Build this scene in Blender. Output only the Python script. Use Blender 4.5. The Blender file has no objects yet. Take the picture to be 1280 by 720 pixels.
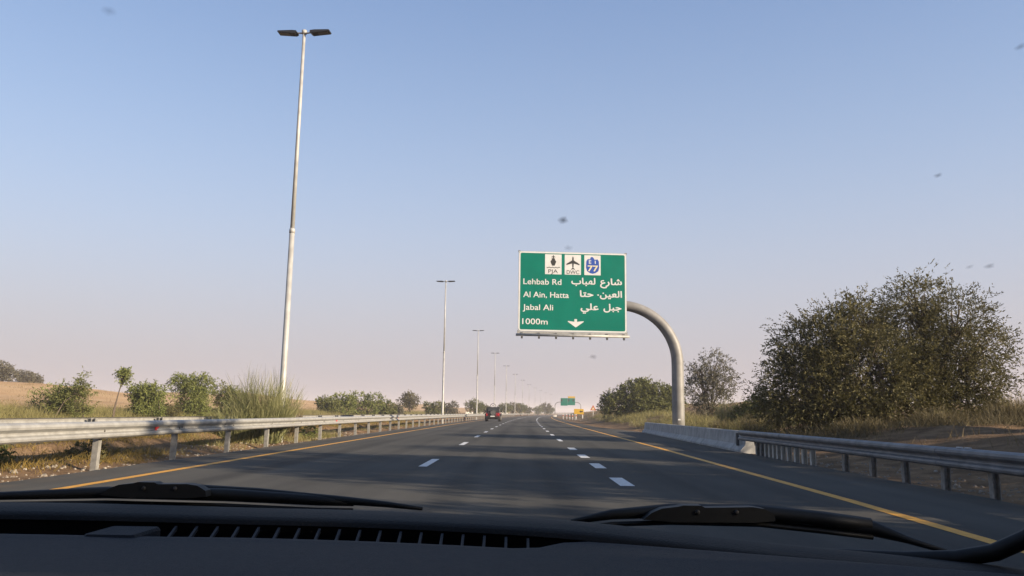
import bpy, math, random
import numpy as np
from mathutils import Matrix, Vector

scene = bpy.context.scene
COL = scene.collection
R = math.radians

# ------------------------------------------------------------------ camera
cam_d = bpy.data.cameras.new('camera'); cam = bpy.data.objects.new('camera', cam_d); COL.objects.link(cam)
cam_d.sensor_width = 36.0; cam_d.lens = 36.0 * 1000.0 / 1280.0
cam_d.clip_start = 0.02; cam_d.clip_end = 9000
yaw, pitch, roll = R(0.57), R(8.87), R(0.8)
fw = Vector((-math.sin(yaw) * math.cos(pitch), math.cos(yaw) * math.cos(pitch), math.sin(pitch)))
r0 = Vector((math.cos(yaw), math.sin(yaw), 0)); u0 = r0.cross(fw)
rt = math.cos(roll) * r0 + math.sin(roll) * u0; up = -math.sin(roll) * r0 + math.cos(roll) * u0
cam.matrix_world = Matrix(((rt.x, up.x, -fw.x, 0), (rt.y, up.y, -fw.y, 0), (rt.z, up.z, -fw.z, 1.2), (0, 0, 0, 1)))
scene.camera = cam

# ------------------------------------------------------------------ sky, sun, exposure
SUN_EL = R(18.0)
SUN_AZ = Vector((math.cos(R(-26)), math.sin(R(-26))))          # horizontal direction towards the sun (right, a little behind)
world = bpy.data.worlds.new('World'); scene.world = world; world.use_nodes = True
nt = world.node_tree; nt.nodes.clear()
wo = nt.nodes.new('ShaderNodeOutputWorld'); bg = nt.nodes.new('ShaderNodeBackground')
sky = nt.nodes.new('ShaderNodeTexSky'); sky.sky_type = 'NISHITA'; sky.sun_disc = False
sky.sun_elevation = SUN_EL; sky.sun_rotation = math.atan2(SUN_AZ.x, SUN_AZ.y)
sky.air_density = 1.0; sky.dust_density = 0.8; sky.ozone_density = 3.0; sky.altitude = 50
tc = nt.nodes.new('ShaderNodeTexCoord'); sx = nt.nodes.new('ShaderNodeSeparateXYZ')
nt.links.new(tc.outputs['Generated'], sx.inputs[0])
# dust layer near the horizon: fades with height, the same all round
mx = nt.nodes.new('ShaderNodeMath'); mx.operation = 'MAXIMUM'; mx.inputs[1].default_value = 0.0
nt.links.new(sx.outputs['Z'], mx.inputs[0])
ms = nt.nodes.new('ShaderNodeMath'); ms.operation = 'MULTIPLY'; ms.inputs[1].default_value = 4.5
nt.links.new(mx.outputs[0], ms.inputs[0])
mp_ = nt.nodes.new('ShaderNodeMath'); mp_.operation = 'POWER'; mp_.inputs[1].default_value = 1.9; nt.links.new(ms.outputs[0], mp_.inputs[0])
ml = nt.nodes.new('ShaderNodeMath'); ml.operation = 'MULTIPLY'; ml.inputs[1].default_value = -1.0
nt.links.new(mp_.outputs[0], ml.inputs[0])
ex = nt.nodes.new('ShaderNodeMath'); ex.operation = 'EXPONENT'; nt.links.new(ml.outputs[0], ex.inputs[0])
mf = nt.nodes.new('ShaderNodeMath'); mf.operation = 'MULTIPLY'; mf.inputs[1].default_value = 0.96
nt.links.new(ex.outputs[0], mf.inputs[0])
mixs = nt.nodes.new('ShaderNodeMix'); mixs.data_type = 'RGBA'
nt.links.new(mf.outputs[0], mixs.inputs['Factor'])
veil = nt.nodes.new('ShaderNodeMix'); veil.data_type = 'RGBA'; veil.inputs['Factor'].default_value = 0.62   # fine dust evens out the blue
nt.links.new(sky.outputs[0], veil.inputs[6]); 
vr = nt.nodes.new('ShaderNodeValToRGB'); vr.color_ramp.elements[0].position = 0.08; vr.color_ramp.elements[1].position = 0.52
vr.color_ramp.elements[0].color = (2.85, 3.42, 4.15, 1); vr.color_ramp.elements[1].color = (1.20, 1.74, 2.98, 1)
nt.links.new(mx.outputs[0], vr.inputs[0]); nt.links.new(vr.outputs[0], veil.inputs[7])
nt.links.new(veil.outputs[2], mixs.inputs[6]); mixs.inputs[7].default_value = (2.62, 2.31, 2.41, 1)
nt.links.new(mixs.outputs[2], bg.inputs['Color']); bg.inputs['Strength'].default_value = 0.094
nt.links.new(bg.outputs[0], wo.inputs['Surface'])

sun_d = bpy.data.lights.new('sun', 'SUN'); sun_d.energy = 5.0; sun_d.angle = R(0.6); sun_d.color = (1.0, 0.83, 0.62)
sun = bpy.data.objects.new('sun', sun_d); COL.objects.link(sun)
sdir = Vector((SUN_AZ.x * math.cos(SUN_EL), SUN_AZ.y * math.cos(SUN_EL), math.sin(SUN_EL)))
sun.rotation_euler = sdir.to_track_quat('Z', 'Y').to_euler(); sun.location = (60, -30, 60)

scene.view_settings.view_transform = 'Standard'; scene.view_settings.look = 'None'
scene.view_settings.exposure = 1.2; scene.view_settings.gamma = 1.0; scene.view_settings.use_curve_mapping = False
cy = scene.cycles
cy.use_denoising = True; cy.max_bounces = 8; cy.diffuse_bounces = 3; cy.transparent_max_bounces = 16; cy.volume_bounces = 3
cy.sample_clamp_indirect = 6.0

# ------------------------------------------------------------------ materials
MATS = {}
def mat(name, col, rough=0.7, metal=0.0, noise=None, col2=None, bump=0.0, bscale=60.0, spec=0.35, coords='Object', stretch=None, detail=6.0, lo=0.35, hi=0.65):
    m = bpy.data.materials.new(name); m.use_nodes = True; t = m.node_tree; b = t.nodes['Principled BSDF']
    b.inputs['Base Color'].default_value = (*col, 1); b.inputs['Roughness'].default_value = rough
    b.inputs['Metallic'].default_value = metal; b.inputs['Specular IOR Level'].default_value = spec
    src = None
    if noise or bump:
        c = t.nodes.new('ShaderNodeTexCoord'); mp = t.nodes.new('ShaderNodeMapping'); t.links.new(c.outputs[coords], mp.inputs[0])
        if stretch: mp.inputs['Scale'].default_value = stretch
        src = mp.outputs[0]
    if noise:
        n = t.nodes.new('ShaderNodeTexNoise'); n.inputs['Scale'].default_value = noise; n.inputs['Detail'].default_value = detail
        t.links.new(src, n.inputs['Vector'])
        rp = t.nodes.new('ShaderNodeValToRGB'); rp.color_ramp.elements[0].position = lo; rp.color_ramp.elements[1].position = hi
        rp.color_ramp.elements[0].color = (*col, 1); rp.color_ramp.elements[1].color = (*(col2 or col), 1)
        t.links.new(n.outputs[0], rp.inputs[0]); t.links.new(rp.outputs[0], b.inputs['Base Color'])
    if bump:
        n2 = t.nodes.new('ShaderNodeTexNoise'); n2.inputs['Scale'].default_value = bscale; n2.inputs['Detail'].default_value = 5
        t.links.new(src, n2.inputs['Vector'])
        bp = t.nodes.new('ShaderNodeBump'); bp.inputs['Strength'].default_value = bump; bp.inputs['Distance'].default_value = 0.02
        t.links.new(n2.outputs[0], bp.inputs['Height']); t.links.new(bp.outputs[0], b.inputs['Normal'])
    MATS[name] = m; return m

def leaf_mat(name, c1, c2, transl=0.25):
    m = bpy.data.materials.new(name); m.use_nodes = True; t = m.node_tree; b = t.nodes['Principled BSDF']
    at = t.nodes.new('ShaderNodeAttribute'); at.attribute_name = 'tone'
    rp = t.nodes.new('ShaderNodeValToRGB'); rp.color_ramp.elements[0].color = (*c1, 1); rp.color_ramp.elements[1].color = (*c2, 1)
    t.links.new(at.outputs['Fac'], rp.inputs[0]); t.links.new(rp.outputs[0], b.inputs['Base Color'])
    b.inputs['Roughness'].default_value = 0.65; b.inputs['Specular IOR Level'].default_value = 0.2
    tr = t.nodes.new('ShaderNodeBsdfTranslucent'); t.links.new(rp.outputs[0], tr.inputs['Color'])
    mi = t.nodes.new('ShaderNodeMixShader'); mi.inputs[0].default_value = transl
    t.links.new(b.outputs[0], mi.inputs[1]); t.links.new(tr.outputs[0], mi.inputs[2])
    t.links.new(mi.outputs[0], t.nodes['Material Output'].inputs['Surface'])
    MATS[name] = m; return m

def asphalt(name, c1, c2):
    m = bpy.data.materials.new(name); m.use_nodes = True; t = m.node_tree; b = t.nodes['Principled BSDF']
    c = t.nodes.new('ShaderNodeTexCoord')
    def noise(sc, d, stretch=None):
        n = t.nodes.new('ShaderNodeTexNoise'); n.inputs['Scale'].default_value = sc; n.inputs['Detail'].default_value = d
        if stretch:
            mp = t.nodes.new('ShaderNodeMapping'); mp.inputs['Scale'].default_value = stretch; t.links.new(c.outputs['Object'], mp.inputs[0]); t.links.new(mp.outputs[0], n.inputs['Vector'])
        else: t.links.new(c.outputs['Object'], n.inputs['Vector'])
        return n.outputs[0]
    def madd(a, k, b_):
        x = t.nodes.new('ShaderNodeMath'); x.operation = 'MULTIPLY_ADD'; x.inputs[1].default_value = k; t.links.new(a, x.inputs[0])
        if isinstance(b_, float): x.inputs[2].default_value = b_
        else: t.links.new(b_, x.inputs[2])
        return x.outputs[0]
    streak = noise(1.0, 6, (1.3, 0.03, 1)); fine_ = noise(55, 4); patch = noise(0.22, 5)
    tr = t.nodes.new('ShaderNodeAttribute'); tr.attribute_name = 'track'
    ed = t.nodes.new('ShaderNodeAttribute'); ed.attribute_name = 'edge'
    v = madd(fine_, 0.55, madd(patch, 0.6, madd(streak, 0.9, -0.55))); v = madd(tr.outputs['Fac'], -0.22, v)
    rp = t.nodes.new('ShaderNodeValToRGB'); rp.color_ramp.elements[0].position = 0.2; rp.color_ramp.elements[1].position = 0.8
    rp.color_ramp.elements[0].color = (*c1, 1); rp.color_ramp.elements[1].color = (*c2, 1); t.links.new(v, rp.inputs[0])
    sandy = noise(1.6, 7); f = madd(sandy, 1.5, -0.62); g = t.nodes.new('ShaderNodeMath'); g.operation = 'MULTIPLY'; g.use_clamp = True
    t.links.new(f, g.inputs[0]); t.links.new(ed.outputs['Fac'], g.inputs[1])
    mi = t.nodes.new('ShaderNodeMix'); mi.data_type = 'RGBA'; t.links.new(g.outputs[0], mi.inputs['Factor']); t.links.new(rp.outputs[0], mi.inputs[6]); mi.inputs[7].default_value = (0.13, 0.10, 0.072, 1)
    t.links.new(mi.outputs[2], b.inputs['Base Color'])
    b.inputs['Roughness'].default_value = 0.9; b.inputs['Specular IOR Level'].default_value = 0.08
    bp = t.nodes.new('ShaderNodeBump'); bp.inputs['Strength'].default_value = 0.35; bp.inputs['Distance'].default_value = 0.01
    t.links.new(fine_, bp.inputs['Height']); t.links.new(bp.outputs[0], b.inputs['Normal'])
    MATS[name] = m; return m

asphalt('asphalt', (0.043, 0.042, 0.039), (0.090, 0.0865, 0.077))
def ground_mat():
    m = bpy.data.materials.new('desert_ground'); m.use_nodes = True; t = m.node_tree; b = t.nodes['Principled BSDF']
    c = t.nodes.new('ShaderNodeTexCoord')
    at = t.nodes.new('ShaderNodeAttribute'); at.attribute_name = 'sand'
    def noise(s, d=6):
        n = t.nodes.new('ShaderNodeTexNoise'); n.inputs['Scale'].default_value = s; n.inputs['Detail'].default_value = d
        t.links.new(c.outputs['Object'], n.inputs['Vector']); return n
    def ramp(src, p0, c0, p1, c1):
        r = t.nodes.new('ShaderNodeValToRGB'); r.color_ramp.elements[0].position = p0; r.color_ramp.elements[1].position = p1
        r.color_ramp.elements[0].color = (*c0, 1); r.color_ramp.elements[1].color = (*c1, 1); t.links.new(src, r.inputs[0]); return r
    n1, n2, n3 = noise(1.3), noise(14), noise(0.12, 4)
    soil = ramp(n1.outputs[0], 0.35, (0.105, 0.066, 0.036), 0.68, (0.225, 0.145, 0.080))
    sand = ramp(n3.outputs[0], 0.40, (0.345, 0.222, 0.115), 0.62, (0.425, 0.29, 0.162))
    mi = t.nodes.new('ShaderNodeMix'); mi.data_type = 'RGBA'; t.links.new(at.outputs['Fac'], mi.inputs['Factor'])
    t.links.new(soil.outputs[0], mi.inputs[6]); t.links.new(sand.outputs[0], mi.inputs[7])
    gr = ramp(n2.outputs[0], 0.3, (0.72, 0.72, 0.72), 0.7, (1.15, 1.15, 1.15))
    mu = t.nodes.new('ShaderNodeMix'); mu.data_type = 'RGBA'; mu.blend_type = 'MULTIPLY'; mu.inputs['Factor'].default_value = 1
    t.links.new(mi.outputs[2], mu.inputs[6]); t.links.new(gr.outputs[0], mu.inputs[7])
    t.links.new(mu.outputs[2], b.inputs['Base Color']); b.inputs['Roughness'].default_value = 0.95; b.inputs['Specular IOR Level'].default_value = 0.1
    bp = t.nodes.new('ShaderNodeBump'); bp.inputs['Strength'].default_value = 0.6; bp.inputs['Distance'].default_value = 0.05
    t.links.new(n2.outputs[0], bp.inputs['Height']); t.links.new(bp.outputs[0], b.inputs['Normal'])
    MATS['ground'] = m
ground_mat()
mat('white_paint', (0.42, 0.42, 0.41), 0.6, noise=9, col2=(0.55, 0.55, 0.54), detail=8)
mat('yellow_paint', (0.44, 0.205, 0.010), 0.6, noise=7, col2=(0.58, 0.285, 0.018), detail=8)
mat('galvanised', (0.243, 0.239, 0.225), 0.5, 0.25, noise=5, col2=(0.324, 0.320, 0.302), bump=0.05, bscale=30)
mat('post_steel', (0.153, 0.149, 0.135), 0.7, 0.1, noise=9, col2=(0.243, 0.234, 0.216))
mat('shaded_steel', (0.1148, 0.1188, 0.1242), 0.55, 0.2, noise=4, col2=(0.1755, 0.1782, 0.1823), bump=0.05, bscale=30)  # right rail: darker than the galvanised steel, its shade put into the colour
mat('sunlit_post', (0.36, 0.35, 0.31), 0.8, noise=8, col2=(0.46, 0.45, 0.41))  # close-set posts before the barrier: sunlight on them painted as a paler colour
mat('dark_steel', (0.07, 0.065, 0.06), 0.6, 0.3)
mat('rust', (0.16, 0.07, 0.04), 0.9, noise=20, col2=(0.28, 0.14, 0.08))
mat('lamp_pole', (0.2718, 0.2675, 0.2520), 0.5, 0.1, noise=2.5, col2=(0.3621, 0.3578, 0.3380))
mat('lamp_head', (0.014, 0.014, 0.016), 0.55)
mat('lamp_lens', (0.09, 0.08, 0.07), 0.4)
mat('concrete', (0.216, 0.216, 0.211), 0.85, noise=2.2, col2=(0.324, 0.320, 0.306), bump=0.25, bscale=40)
mat('dark_joint', (0.06, 0.06, 0.06), 0.9)
mat('mast_steel', (0.153, 0.149, 0.140), 0.55, 0.15, noise=1.6, col2=(0.216, 0.211, 0.203))
mat('sign_green', (0.0, 0.116, 0.084), 0.6, noise=0.9, col2=(0.0, 0.132, 0.096), spec=0.08)
mat('sign_white', (0.468, 0.468, 0.459), 0.5, noise=3, col2=(0.522, 0.522, 0.513))
mat('sign_black', (0.02, 0.02, 0.02), 0.6)
mat('sign_blue', (0.01, 0.05, 0.27), 0.5)
mat('sign_cream', (0.55, 0.48, 0.30), 0.5)
mat('sign_back', (0.40, 0.40, 0.39), 0.5, 0.4)
mat('sign_yellow', (0.45, 0.27, 0.02), 0.5)
mat('sign_orange', (0.36, 0.08, 0.02), 0.55)
mat('bracket', (0.10, 0.10, 0.10), 0.7)
mat('reflector_red', (0.55, 0.02, 0.02), 0.3)
mat('bark', (0.07, 0.053, 0.04), 0.95, noise=8, col2=(0.12, 0.095, 0.07))
mat('car_red', (0.1820, 0.0112, 0.0182), 0.28, spec=0.5)
mat('car_black', (0.012, 0.012, 0.013), 0.6)
mat('car_glass', (0.03, 0.035, 0.04), 0.12, spec=0.6)
mat('tyre', (0.018, 0.018, 0.018), 0.9)
mat('spare_cover', (0.08, 0.08, 0.078), 0.55)
mat('tail_light', (0.42, 0.01, 0.01), 0.3)
mat('dash_plastic', (0.0085, 0.0105, 0.0145), 0.7, noise=90, col2=(0.012, 0.0145, 0.0195), bump=0.3, bscale=350, spec=0.15)
mat('trim_plastic', (0.006, 0.006, 0.0062), 0.65, bump=0.2, bscale=300, spec=0.15)
mat('black_void', (0.002, 0.002, 0.002), 0.9, spec=0.03)
mat('wiper_rubber', (0.004, 0.0045, 0.005), 0.55, spec=0.25)
mat('body_paint', (0.03, 0.031, 0.033), 0.4, spec=0.5)
mat('stone', (0.15, 0.125, 0.10), 0.95, noise=6, col2=(0.25, 0.22, 0.18))
leaf_mat('leaf_ghaf', (0.0403, 0.0403, 0.0168), (0.1512, 0.1322, 0.0515))
leaf_mat('leaf_green', (0.0598, 0.0715, 0.0208), (0.1625, 0.1664, 0.0546))
leaf_mat('leaf_grey', (0.0690, 0.0667, 0.0460), (0.1552, 0.1437, 0.0978))
leaf_mat('leaf_fresh', (0.0784, 0.1008, 0.0252), (0.2170, 0.2310, 0.0728))
leaf_mat('broom', (0.0978, 0.1092, 0.0414), (0.2415, 0.2300, 0.1092), 0.15)
leaf_mat('grass_olive', (0.125, 0.112, 0.038), (0.255, 0.228, 0.095), 0.25)
leaf_mat('grass_dry', (0.124, 0.093, 0.0465), (0.2604, 0.1984, 0.0992), 0.25)
leaf_mat('bark_brush', (0.0562, 0.0500, 0.0250), (0.1625, 0.1313, 0.0688), 0.2)
leaf_mat('weed', (0.0744, 0.062, 0.0186), (0.2604, 0.1736, 0.0434), 0.25)

# ------------------------------------------------------------------ mesh helpers
class MB:
    def __init__(s): s.v = []; s.f = []
    def add(s, v, f):
        o = len(s.v); s.v += [tuple(p) for p in v]; s.f += [tuple(i + o for i in q) for q in f]; return s
    def box(s, x0, x1, y0, y1, z0, z1):
        v = [(x, y, z) for z in (z0, z1) for y in (y0, y1) for x in (x0, x1)]
        return s.add(v, [(0, 2, 3, 1), (4, 5, 7, 6), (0, 1, 5, 4), (2, 6, 7, 3), (0, 4, 6, 2), (1, 3, 7, 5)])
    def bbox(s, x0, x1, y0, y1, z0, z1, b=0.01):          # box with bevelled vertical and top edges
        def ring(z, i): return [(x0 + i + b, y0 + i, z), (x1 - i - b, y0 + i, z), (x1 - i, y0 + i + b, z), (x1 - i, y1 - i - b, z), (x1 - i - b, y1 - i, z), (x0 + i + b, y1 - i, z), (x0 + i, y1 - i - b, z), (x0 + i, y0 + i + b, z)]
        rs = [ring(z0 , b * .6), ring(z0 + b, 0), ring(z1 - b, 0), ring(z1, b * .6)]
        v = sum(rs, []); f = [tuple(range(7, -1, -1)), tuple(range(24, 32))]
        for k in range(3):
            for i in range(8): j = (i + 1) % 8; f.append((k * 8 + i, k * 8 + j, k * 8 + 8 + j, k * 8 + 8 + i))
        return s.add(v, f)
    def tube(s, pts, rad, n=8, cap=True):
        pts = [Vector(p) for p in pts]
        if not hasattr(rad, '__len__'): rad = [rad] * len(pts)
        rings = []; prev = None
        for i, p in enumerate(pts):
            d = (pts[min(i + 1, len(pts) - 1)] - pts[max(i - 1, 0)]).normalized()
            if prev is None:
                a = Vector((0, 0, 1)) if abs(d.z) < .9 else Vector((1, 0, 0)); e = d.cross(a).normalized()
            else: e = (prev - d * prev.dot(d)).normalized()
            prev = e; g = d.cross(e)
            rings.append([p + (e * math.cos(2 * math.pi * k / n) + g * math.sin(2 * math.pi * k / n)) * rad[i] for k in range(n)])
        v = sum(rings, []); f = []
        for i in range(len(pts) - 1):
            for k in range(n): j = (k + 1) % n; f.append((i * n + k, i * n + j, (i + 1) * n + j, (i + 1) * n + k))
        if cap: f += [tuple(range(n - 1, -1, -1)), tuple(range(len(v) - n, len(v)))]
        return s.add(v, f)
    def prism(s, poly, axis, a, b):                         # extrude a 2-D outline along an axis ('x','y','z') from a to b
        def p3(p, t): return {'x': (t, p[0], p[1]), 'y': (p[0], t, p[1]), 'z': (p[0], p[1], t)}[axis]
        n = len(poly); v = [p3(p, a) for p in poly] + [p3(p, b) for p in poly]
        f = [tuple(range(n)), tuple(range(2 * n - 1, n - 1, -1))] + [(i, n + i, n + (i + 1) % n, (i + 1) % n) for i in range(n)]
        return s.add(v, f)
    def lathe(s, prof, c, axis='y', n=20):
        v = []; f = []
        for r_, t in prof:
            for k in range(n):
                a = 2 * math.pi * k / n; q = (r_ * math.cos(a), r_ * math.sin(a))
                v.append({'y': (c[0] + q[0], c[1] + t, c[2] + q[1]), 'z': (c[0] + q[0], c[1] + q[1], c[2] + t), 'x': (c[0] + t, c[1] + q[0], c[2] + q[1])}[axis])
        for i in range(len(prof) - 1):
            for k in range(n): j = (k + 1) % n; f.append((i * n + k, i * n + j, (i + 1) * n + j, (i + 1) * n + k))
        f += [tuple(range(n - 1, -1, -1)), tuple(range(len(v) - n, len(v)))]
        return s.add(v, f)
    def sweep(s, prof, path, close=True):                   # prof [(lateral, z)], path [(x, y)] or [(x, y, z)]: lateral is +x
        n = len(prof); v = []
        for p in path:
            zz = p[2] if len(p) > 2 else 0
            v += [(p[0] + a, p[1], zz + b) for a, b in prof]
        f = []
        m = n if close else n - 1
        for i in range(len(path) - 1):
            for k in range(m): j = (k + 1) % n; f.append((i * n + k, (i + 1) * n + k, (i + 1) * n + j, i * n + j))
        if close: f += [tuple(range(n)), tuple(range(len(v) - 1, len(v) - n - 1, -1))]
        return s.add(v, f)
    def mesh(s, name, m, smooth=False):
        me = bpy.data.meshes.new(name); me.from_pydata(s.v, [], s.f); me.materials.append(MATS[m])
        if smooth: me.shade_smooth()
        return me
    def build(s, name, m, parent=None, smooth=False, loc=None):
        return link(name, s.mesh(name, m, smooth), parent, loc)

def link(name, me, parent=None, loc=None):
    o = bpy.data.objects.new(name, me); COL.objects.link(o)
    if parent: o.parent = parent
    if loc: o.location = loc
    return o
def fix_normals(o):
    import bmesh
    b = bmesh.new(); b.from_mesh(o.data); bmesh.ops.recalc_face_normals(b, faces=b.faces); b.to_mesh(o.data); b.free()
def tag(o, label=None, cat=None, group=None, kind=None):
    if label: o['label'] = label
    if cat: o['category'] = cat
    if group: o['group'] = group
    if kind: o['kind'] = kind
    return o
def empty(name, loc=(0, 0, 0), rz=0.0):
    o = bpy.data.objects.new(name, None); COL.objects.link(o); o.location = loc; o.rotation_euler = (0, 0, rz); o.empty_display_size = .3
    return o
def quads_mesh(name, V, tone, m, nv=4):
    """V: (N, nv, 3) faces, tone: (N,)"""
    n = len(V); me = bpy.data.meshes.new(name)
    me.vertices.add(n * nv); me.vertices.foreach_set('co', np.ascontiguousarray(V, dtype=np.float32).ravel())
    me.loops.add(n * nv); me.loops.foreach_set('vertex_index', np.arange(n * nv, dtype=np.int32))
    me.polygons.add(n); me.polygons.foreach_set('loop_start', np.arange(0, n * nv, nv, dtype=np.int32))
    me.update(calc_edges=True)
    a = me.attributes.new('tone', 'FLOAT', 'FACE'); a.data.foreach_set('value', np.clip(tone, 0, 1).astype(np.float32))
    me.materials.append(MATS[m]); return me

# ------------------------------------------------------------------ the lie of the land
def cx(y):
    y = np.asarray(y, dtype=float); return 9.26e-5 * np.maximum(y - 20, 0) ** 2
def cxf(y): return 9.26e-5 * max(y - 20, 0) ** 2
def sst(t): t = np.clip(t, 0, 1); return t * t * (3 - 2 * t)
def wob(x, y):
    return (np.sin(x * .11 + y * .037 + 1.3) + np.sin(x * .047 - y * .061 + .4) + .6 * np.sin(x * .21 + y * .13) + .5 * np.sin(-x * .17 + y * .23 + 2.)) / 3.1
def fine(x, y):
    return (np.sin(x * 1.9 + y * .8) + np.sin(-x * 1.1 + y * 1.7 + .7) + np.sin(x * 3.3 - y * 2.6 + 1.9) * .6) / 2.6
YR = ([-60, 8, 12.2, 20.2, 30.9, 60, 90, 4000], [4.55, 4.70, 4.86, 4.99, 5.18, 5.32, 5.38, 5.38])
def yel_r(y): return float(np.interp(y, *YR))
ER = ([-60, 10, 27, 56, 75, 110, 4000], [7.1, 7.15, 7.42, 8.5, 7.0, 7.0, 7.0])
def edge_r(y): return np.interp(y, *ER)
LE = -8.12
def height(x, y):
    x = np.asarray(x, float); y = np.asarray(y, float); l = x - cx(y)
    z = np.full(np.broadcast(x, y).shape, -0.03)
    med = sst((-8.0 - l) / .5) * sst((l + 11.8) / .5)
    z = z + med * (-.02 + .07 * fine(x, y) + .10 * sst((-8.6 - l) / .8) + .30 * np.exp(-((l + 10.75) / .55) ** 2))
    t = -24.6 - l
    z = z + sst(t / 4.5) * (.85 + .12 * wob(x * 3, y * 3)) + sst((t - 5) / 62) * (3.9 + 1.5 * wob(x, y)) + sst((t - 60) / 90) * (1.0 + 1.3 * wob(x * .6, y * .6))
    t = l - edge_r(y)
    far = 1 + .7 * sst((y - 60) / 90)
    z = z + sst((t - .1) / 1.0) * (.06 * fine(x, y) - .03) + sst((t - .8) / 7.5) * (.95 + .16 * wob(x * 4, y * 4) + .07 * fine(x * .6, y * .6)) * far + sst((t - 8) / 16) * (.9 + .5 * wob(x * 2, y * 2)) * far
    return z
def hz(x, y): return float(height(x, y))

def build_ground():
    ls = np.unique(np.concatenate([np.linspace(-1800, -200, 22), np.linspace(-200, -40, 54), np.linspace(-40, -24, 40), np.linspace(-23, -12.2, 5), np.linspace(-12, -7.9, 36), np.linspace(-6, 6, 4), np.linspace(6.8, 20, 80), np.linspace(20.4, 45, 40), np.linspace(47, 200, 40), np.linspace(220, 1800, 22)]))
    ys = np.unique(np.concatenate([np.linspace(-60, 4, 26), np.linspace(4.3, 70, 200), np.linspace(70.8, 200, 120), np.linspace(203, 600, 80), np.linspace(620, 3600, 40)]))
    Y, L = np.meshgrid(ys, ls, indexing='ij'); X = L + cx(np.minimum(Y, 900))
    Z = height(X, np.minimum(Y, 900))
    V = np.stack([X, Y, Z], -1).reshape(-1, 3); nx = len(ls); ny = len(ys)
    i = np.arange(nx * ny).reshape(ny, nx)
    Fc = np.stack([i[:-1, :-1], i[:-1, 1:], i[1:, 1:], i[1:, :-1]], -1).reshape(-1, 4)
    me = bpy.data.meshes.new('ground'); me.from_pydata(V.tolist(), [], Fc.tolist()); me.materials.append(MATS['ground']); me.shade_smooth()
    a = me.attributes.new('sand', 'FLOAT', 'POINT')
    s = np.maximum(sst((-27 - L) / 12), .8 * sst((L - 30) / 40)); s = np.maximum(s, .75 * sst((Y - 90) / 80) * (L > 9))
    a.data.foreach_set('value', s.reshape(-1).astype(np.float32))
    tag(link('ground', me), kind='structure')
build_ground()

# ------------------------------------------------------------------ roads and markings
def ylist(a, b):
    out = [a]
    while out[-1] < b:
        y = out[-1]; out.append(min(b, y + (2 if y < 60 else 6 if y < 250 else 15)))
    return out
def strip(name, left, right, z, a, b, m, parent=None, crack=0):
    mb = MB(); ys = ylist(a, b); v = []; f = []
    for y in ys: v += [(left(y) + cxf(y), y, z), (right(y) + cxf(y), y, z)]
    for i in range(len(ys) - 1): f.append((2 * i, 2 * i + 1, 2 * i + 3, 2 * i + 2))
    mb.add(v, f); return mb.build(name, m, parent)
rnd = random.Random(4)
def ragged_strip(name, left, right, z, a, b, m, tracks=()):
    """a road sheet whose outer edges are slightly uneven"""
    v = []; f = []; ys = []; y = a
    while y < b: ys.append(y); y += .35 if y < 45 else 2 if y < 120 else 8
    ys.append(b)
    fr = [0.0, .02, .05, .09] + list(np.linspace(.13, .87, 44)) + [.91, .95, .98, 1.0]; n = len(fr); tr = []; ed = []
    for y in ys:
        a_ = left(y) + rnd.uniform(-.05, .03); b_ = right(y) + rnd.uniform(-.03, .05)
        for u in fr:
            l = a_ + (b_ - a_) * u; v.append((l + cxf(y), y, z))
            tr.append(sum(math.exp(-((l - w) / .27) ** 2) for w in tracks)); ed.append(float(sst(1 - min(l - a_, b_ - l) / 1.1)))
    for i in range(len(ys) - 1):
        for k in range(n - 1): f.append((n * i + k, n * i + k + 1, n * i + n + k + 1, n * i + n + k))
    o = MB().add(v, f).build(name, m)
    for nm, va in (('track', tr), ('edge', ed)):
        at = o.data.attributes.new(nm, 'FLOAT', 'POINT'); at.data.foreach_set('value', np.array(va, np.float32))
    return o
road = tag(ragged_strip('road', lambda y: LE, lambda y: float(edge_r(y)) + .06, 0.0, -50, 1500, 'asphalt', (-5.2, -3.6, -.95, .7, 2.75, 4.2)), kind='structure')
opp = tag(ragged_strip('opposite_road', lambda y: -24.3, lambda y: -11.5, 0.002, -50, 1500, 'asphalt', (-22.7, -21.1, -19.2, -17.5, -15.6, -14.0)), kind='structure')
strip('edge_line', lambda y: -6.83, lambda y: -6.65, .004, -20, 1200, 'yellow_paint', road)
strip('edge_line', lambda y: yel_r(y) - .09, lambda y: yel_r(y) + .09, .004, -20, 1200, 'yellow_paint', road)
strip('edge_line', lambda y: -13.1, lambda y: -12.95, .006, -20, 900, 'yellow_paint', opp)
strip('edge_line', lambda y: -23.6, lambda y: -23.45, .006, -20, 900, 'yellow_paint', opp)
def dash(x, y, ln, w=.16, parent=road, z=.004):
    n = 3; v = []; f = []
    for i in range(n + 1):
        yy = y - ln / 2 + ln * i / n; c = cxf(yy)
        v += [(x - w / 2 + c, yy, z), (x + w / 2 + c, yy, z)]
    for i in range(n): f.append((2 * i, 2 * i + 1, 2 * i + 3, 2 * i + 2))
    MB().add(v, f).build('lane_dash', 'white_paint', parent)
for i in range(14): dash(-2.10, 19.5 + (12.0 if i else 0) + 9.7 * max(i - 1, 0), 2.9 if i == 0 else 3.0, .19)
for y in (14.8, 19.2, 23.4, 28.2): dash(1.87, y, 1.75 if y < 29 else 3, .25)
for i in range(11): dash(1.87, 37.1 + 9.0 * i, 3.0, .19)
strip('lane_line', lambda y: -2.17, lambda y: -2.03, .004, 161, 900, 'white_paint', road)
strip('lane_line', lambda y: 1.80, lambda y: 1.94, .004, 136, 900, 'white_paint', road)
for xx in (-16.6, -20.2):
    for i in range(20): dash(xx, 10 + 12 * i, 3, .15, opp, .006)

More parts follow.
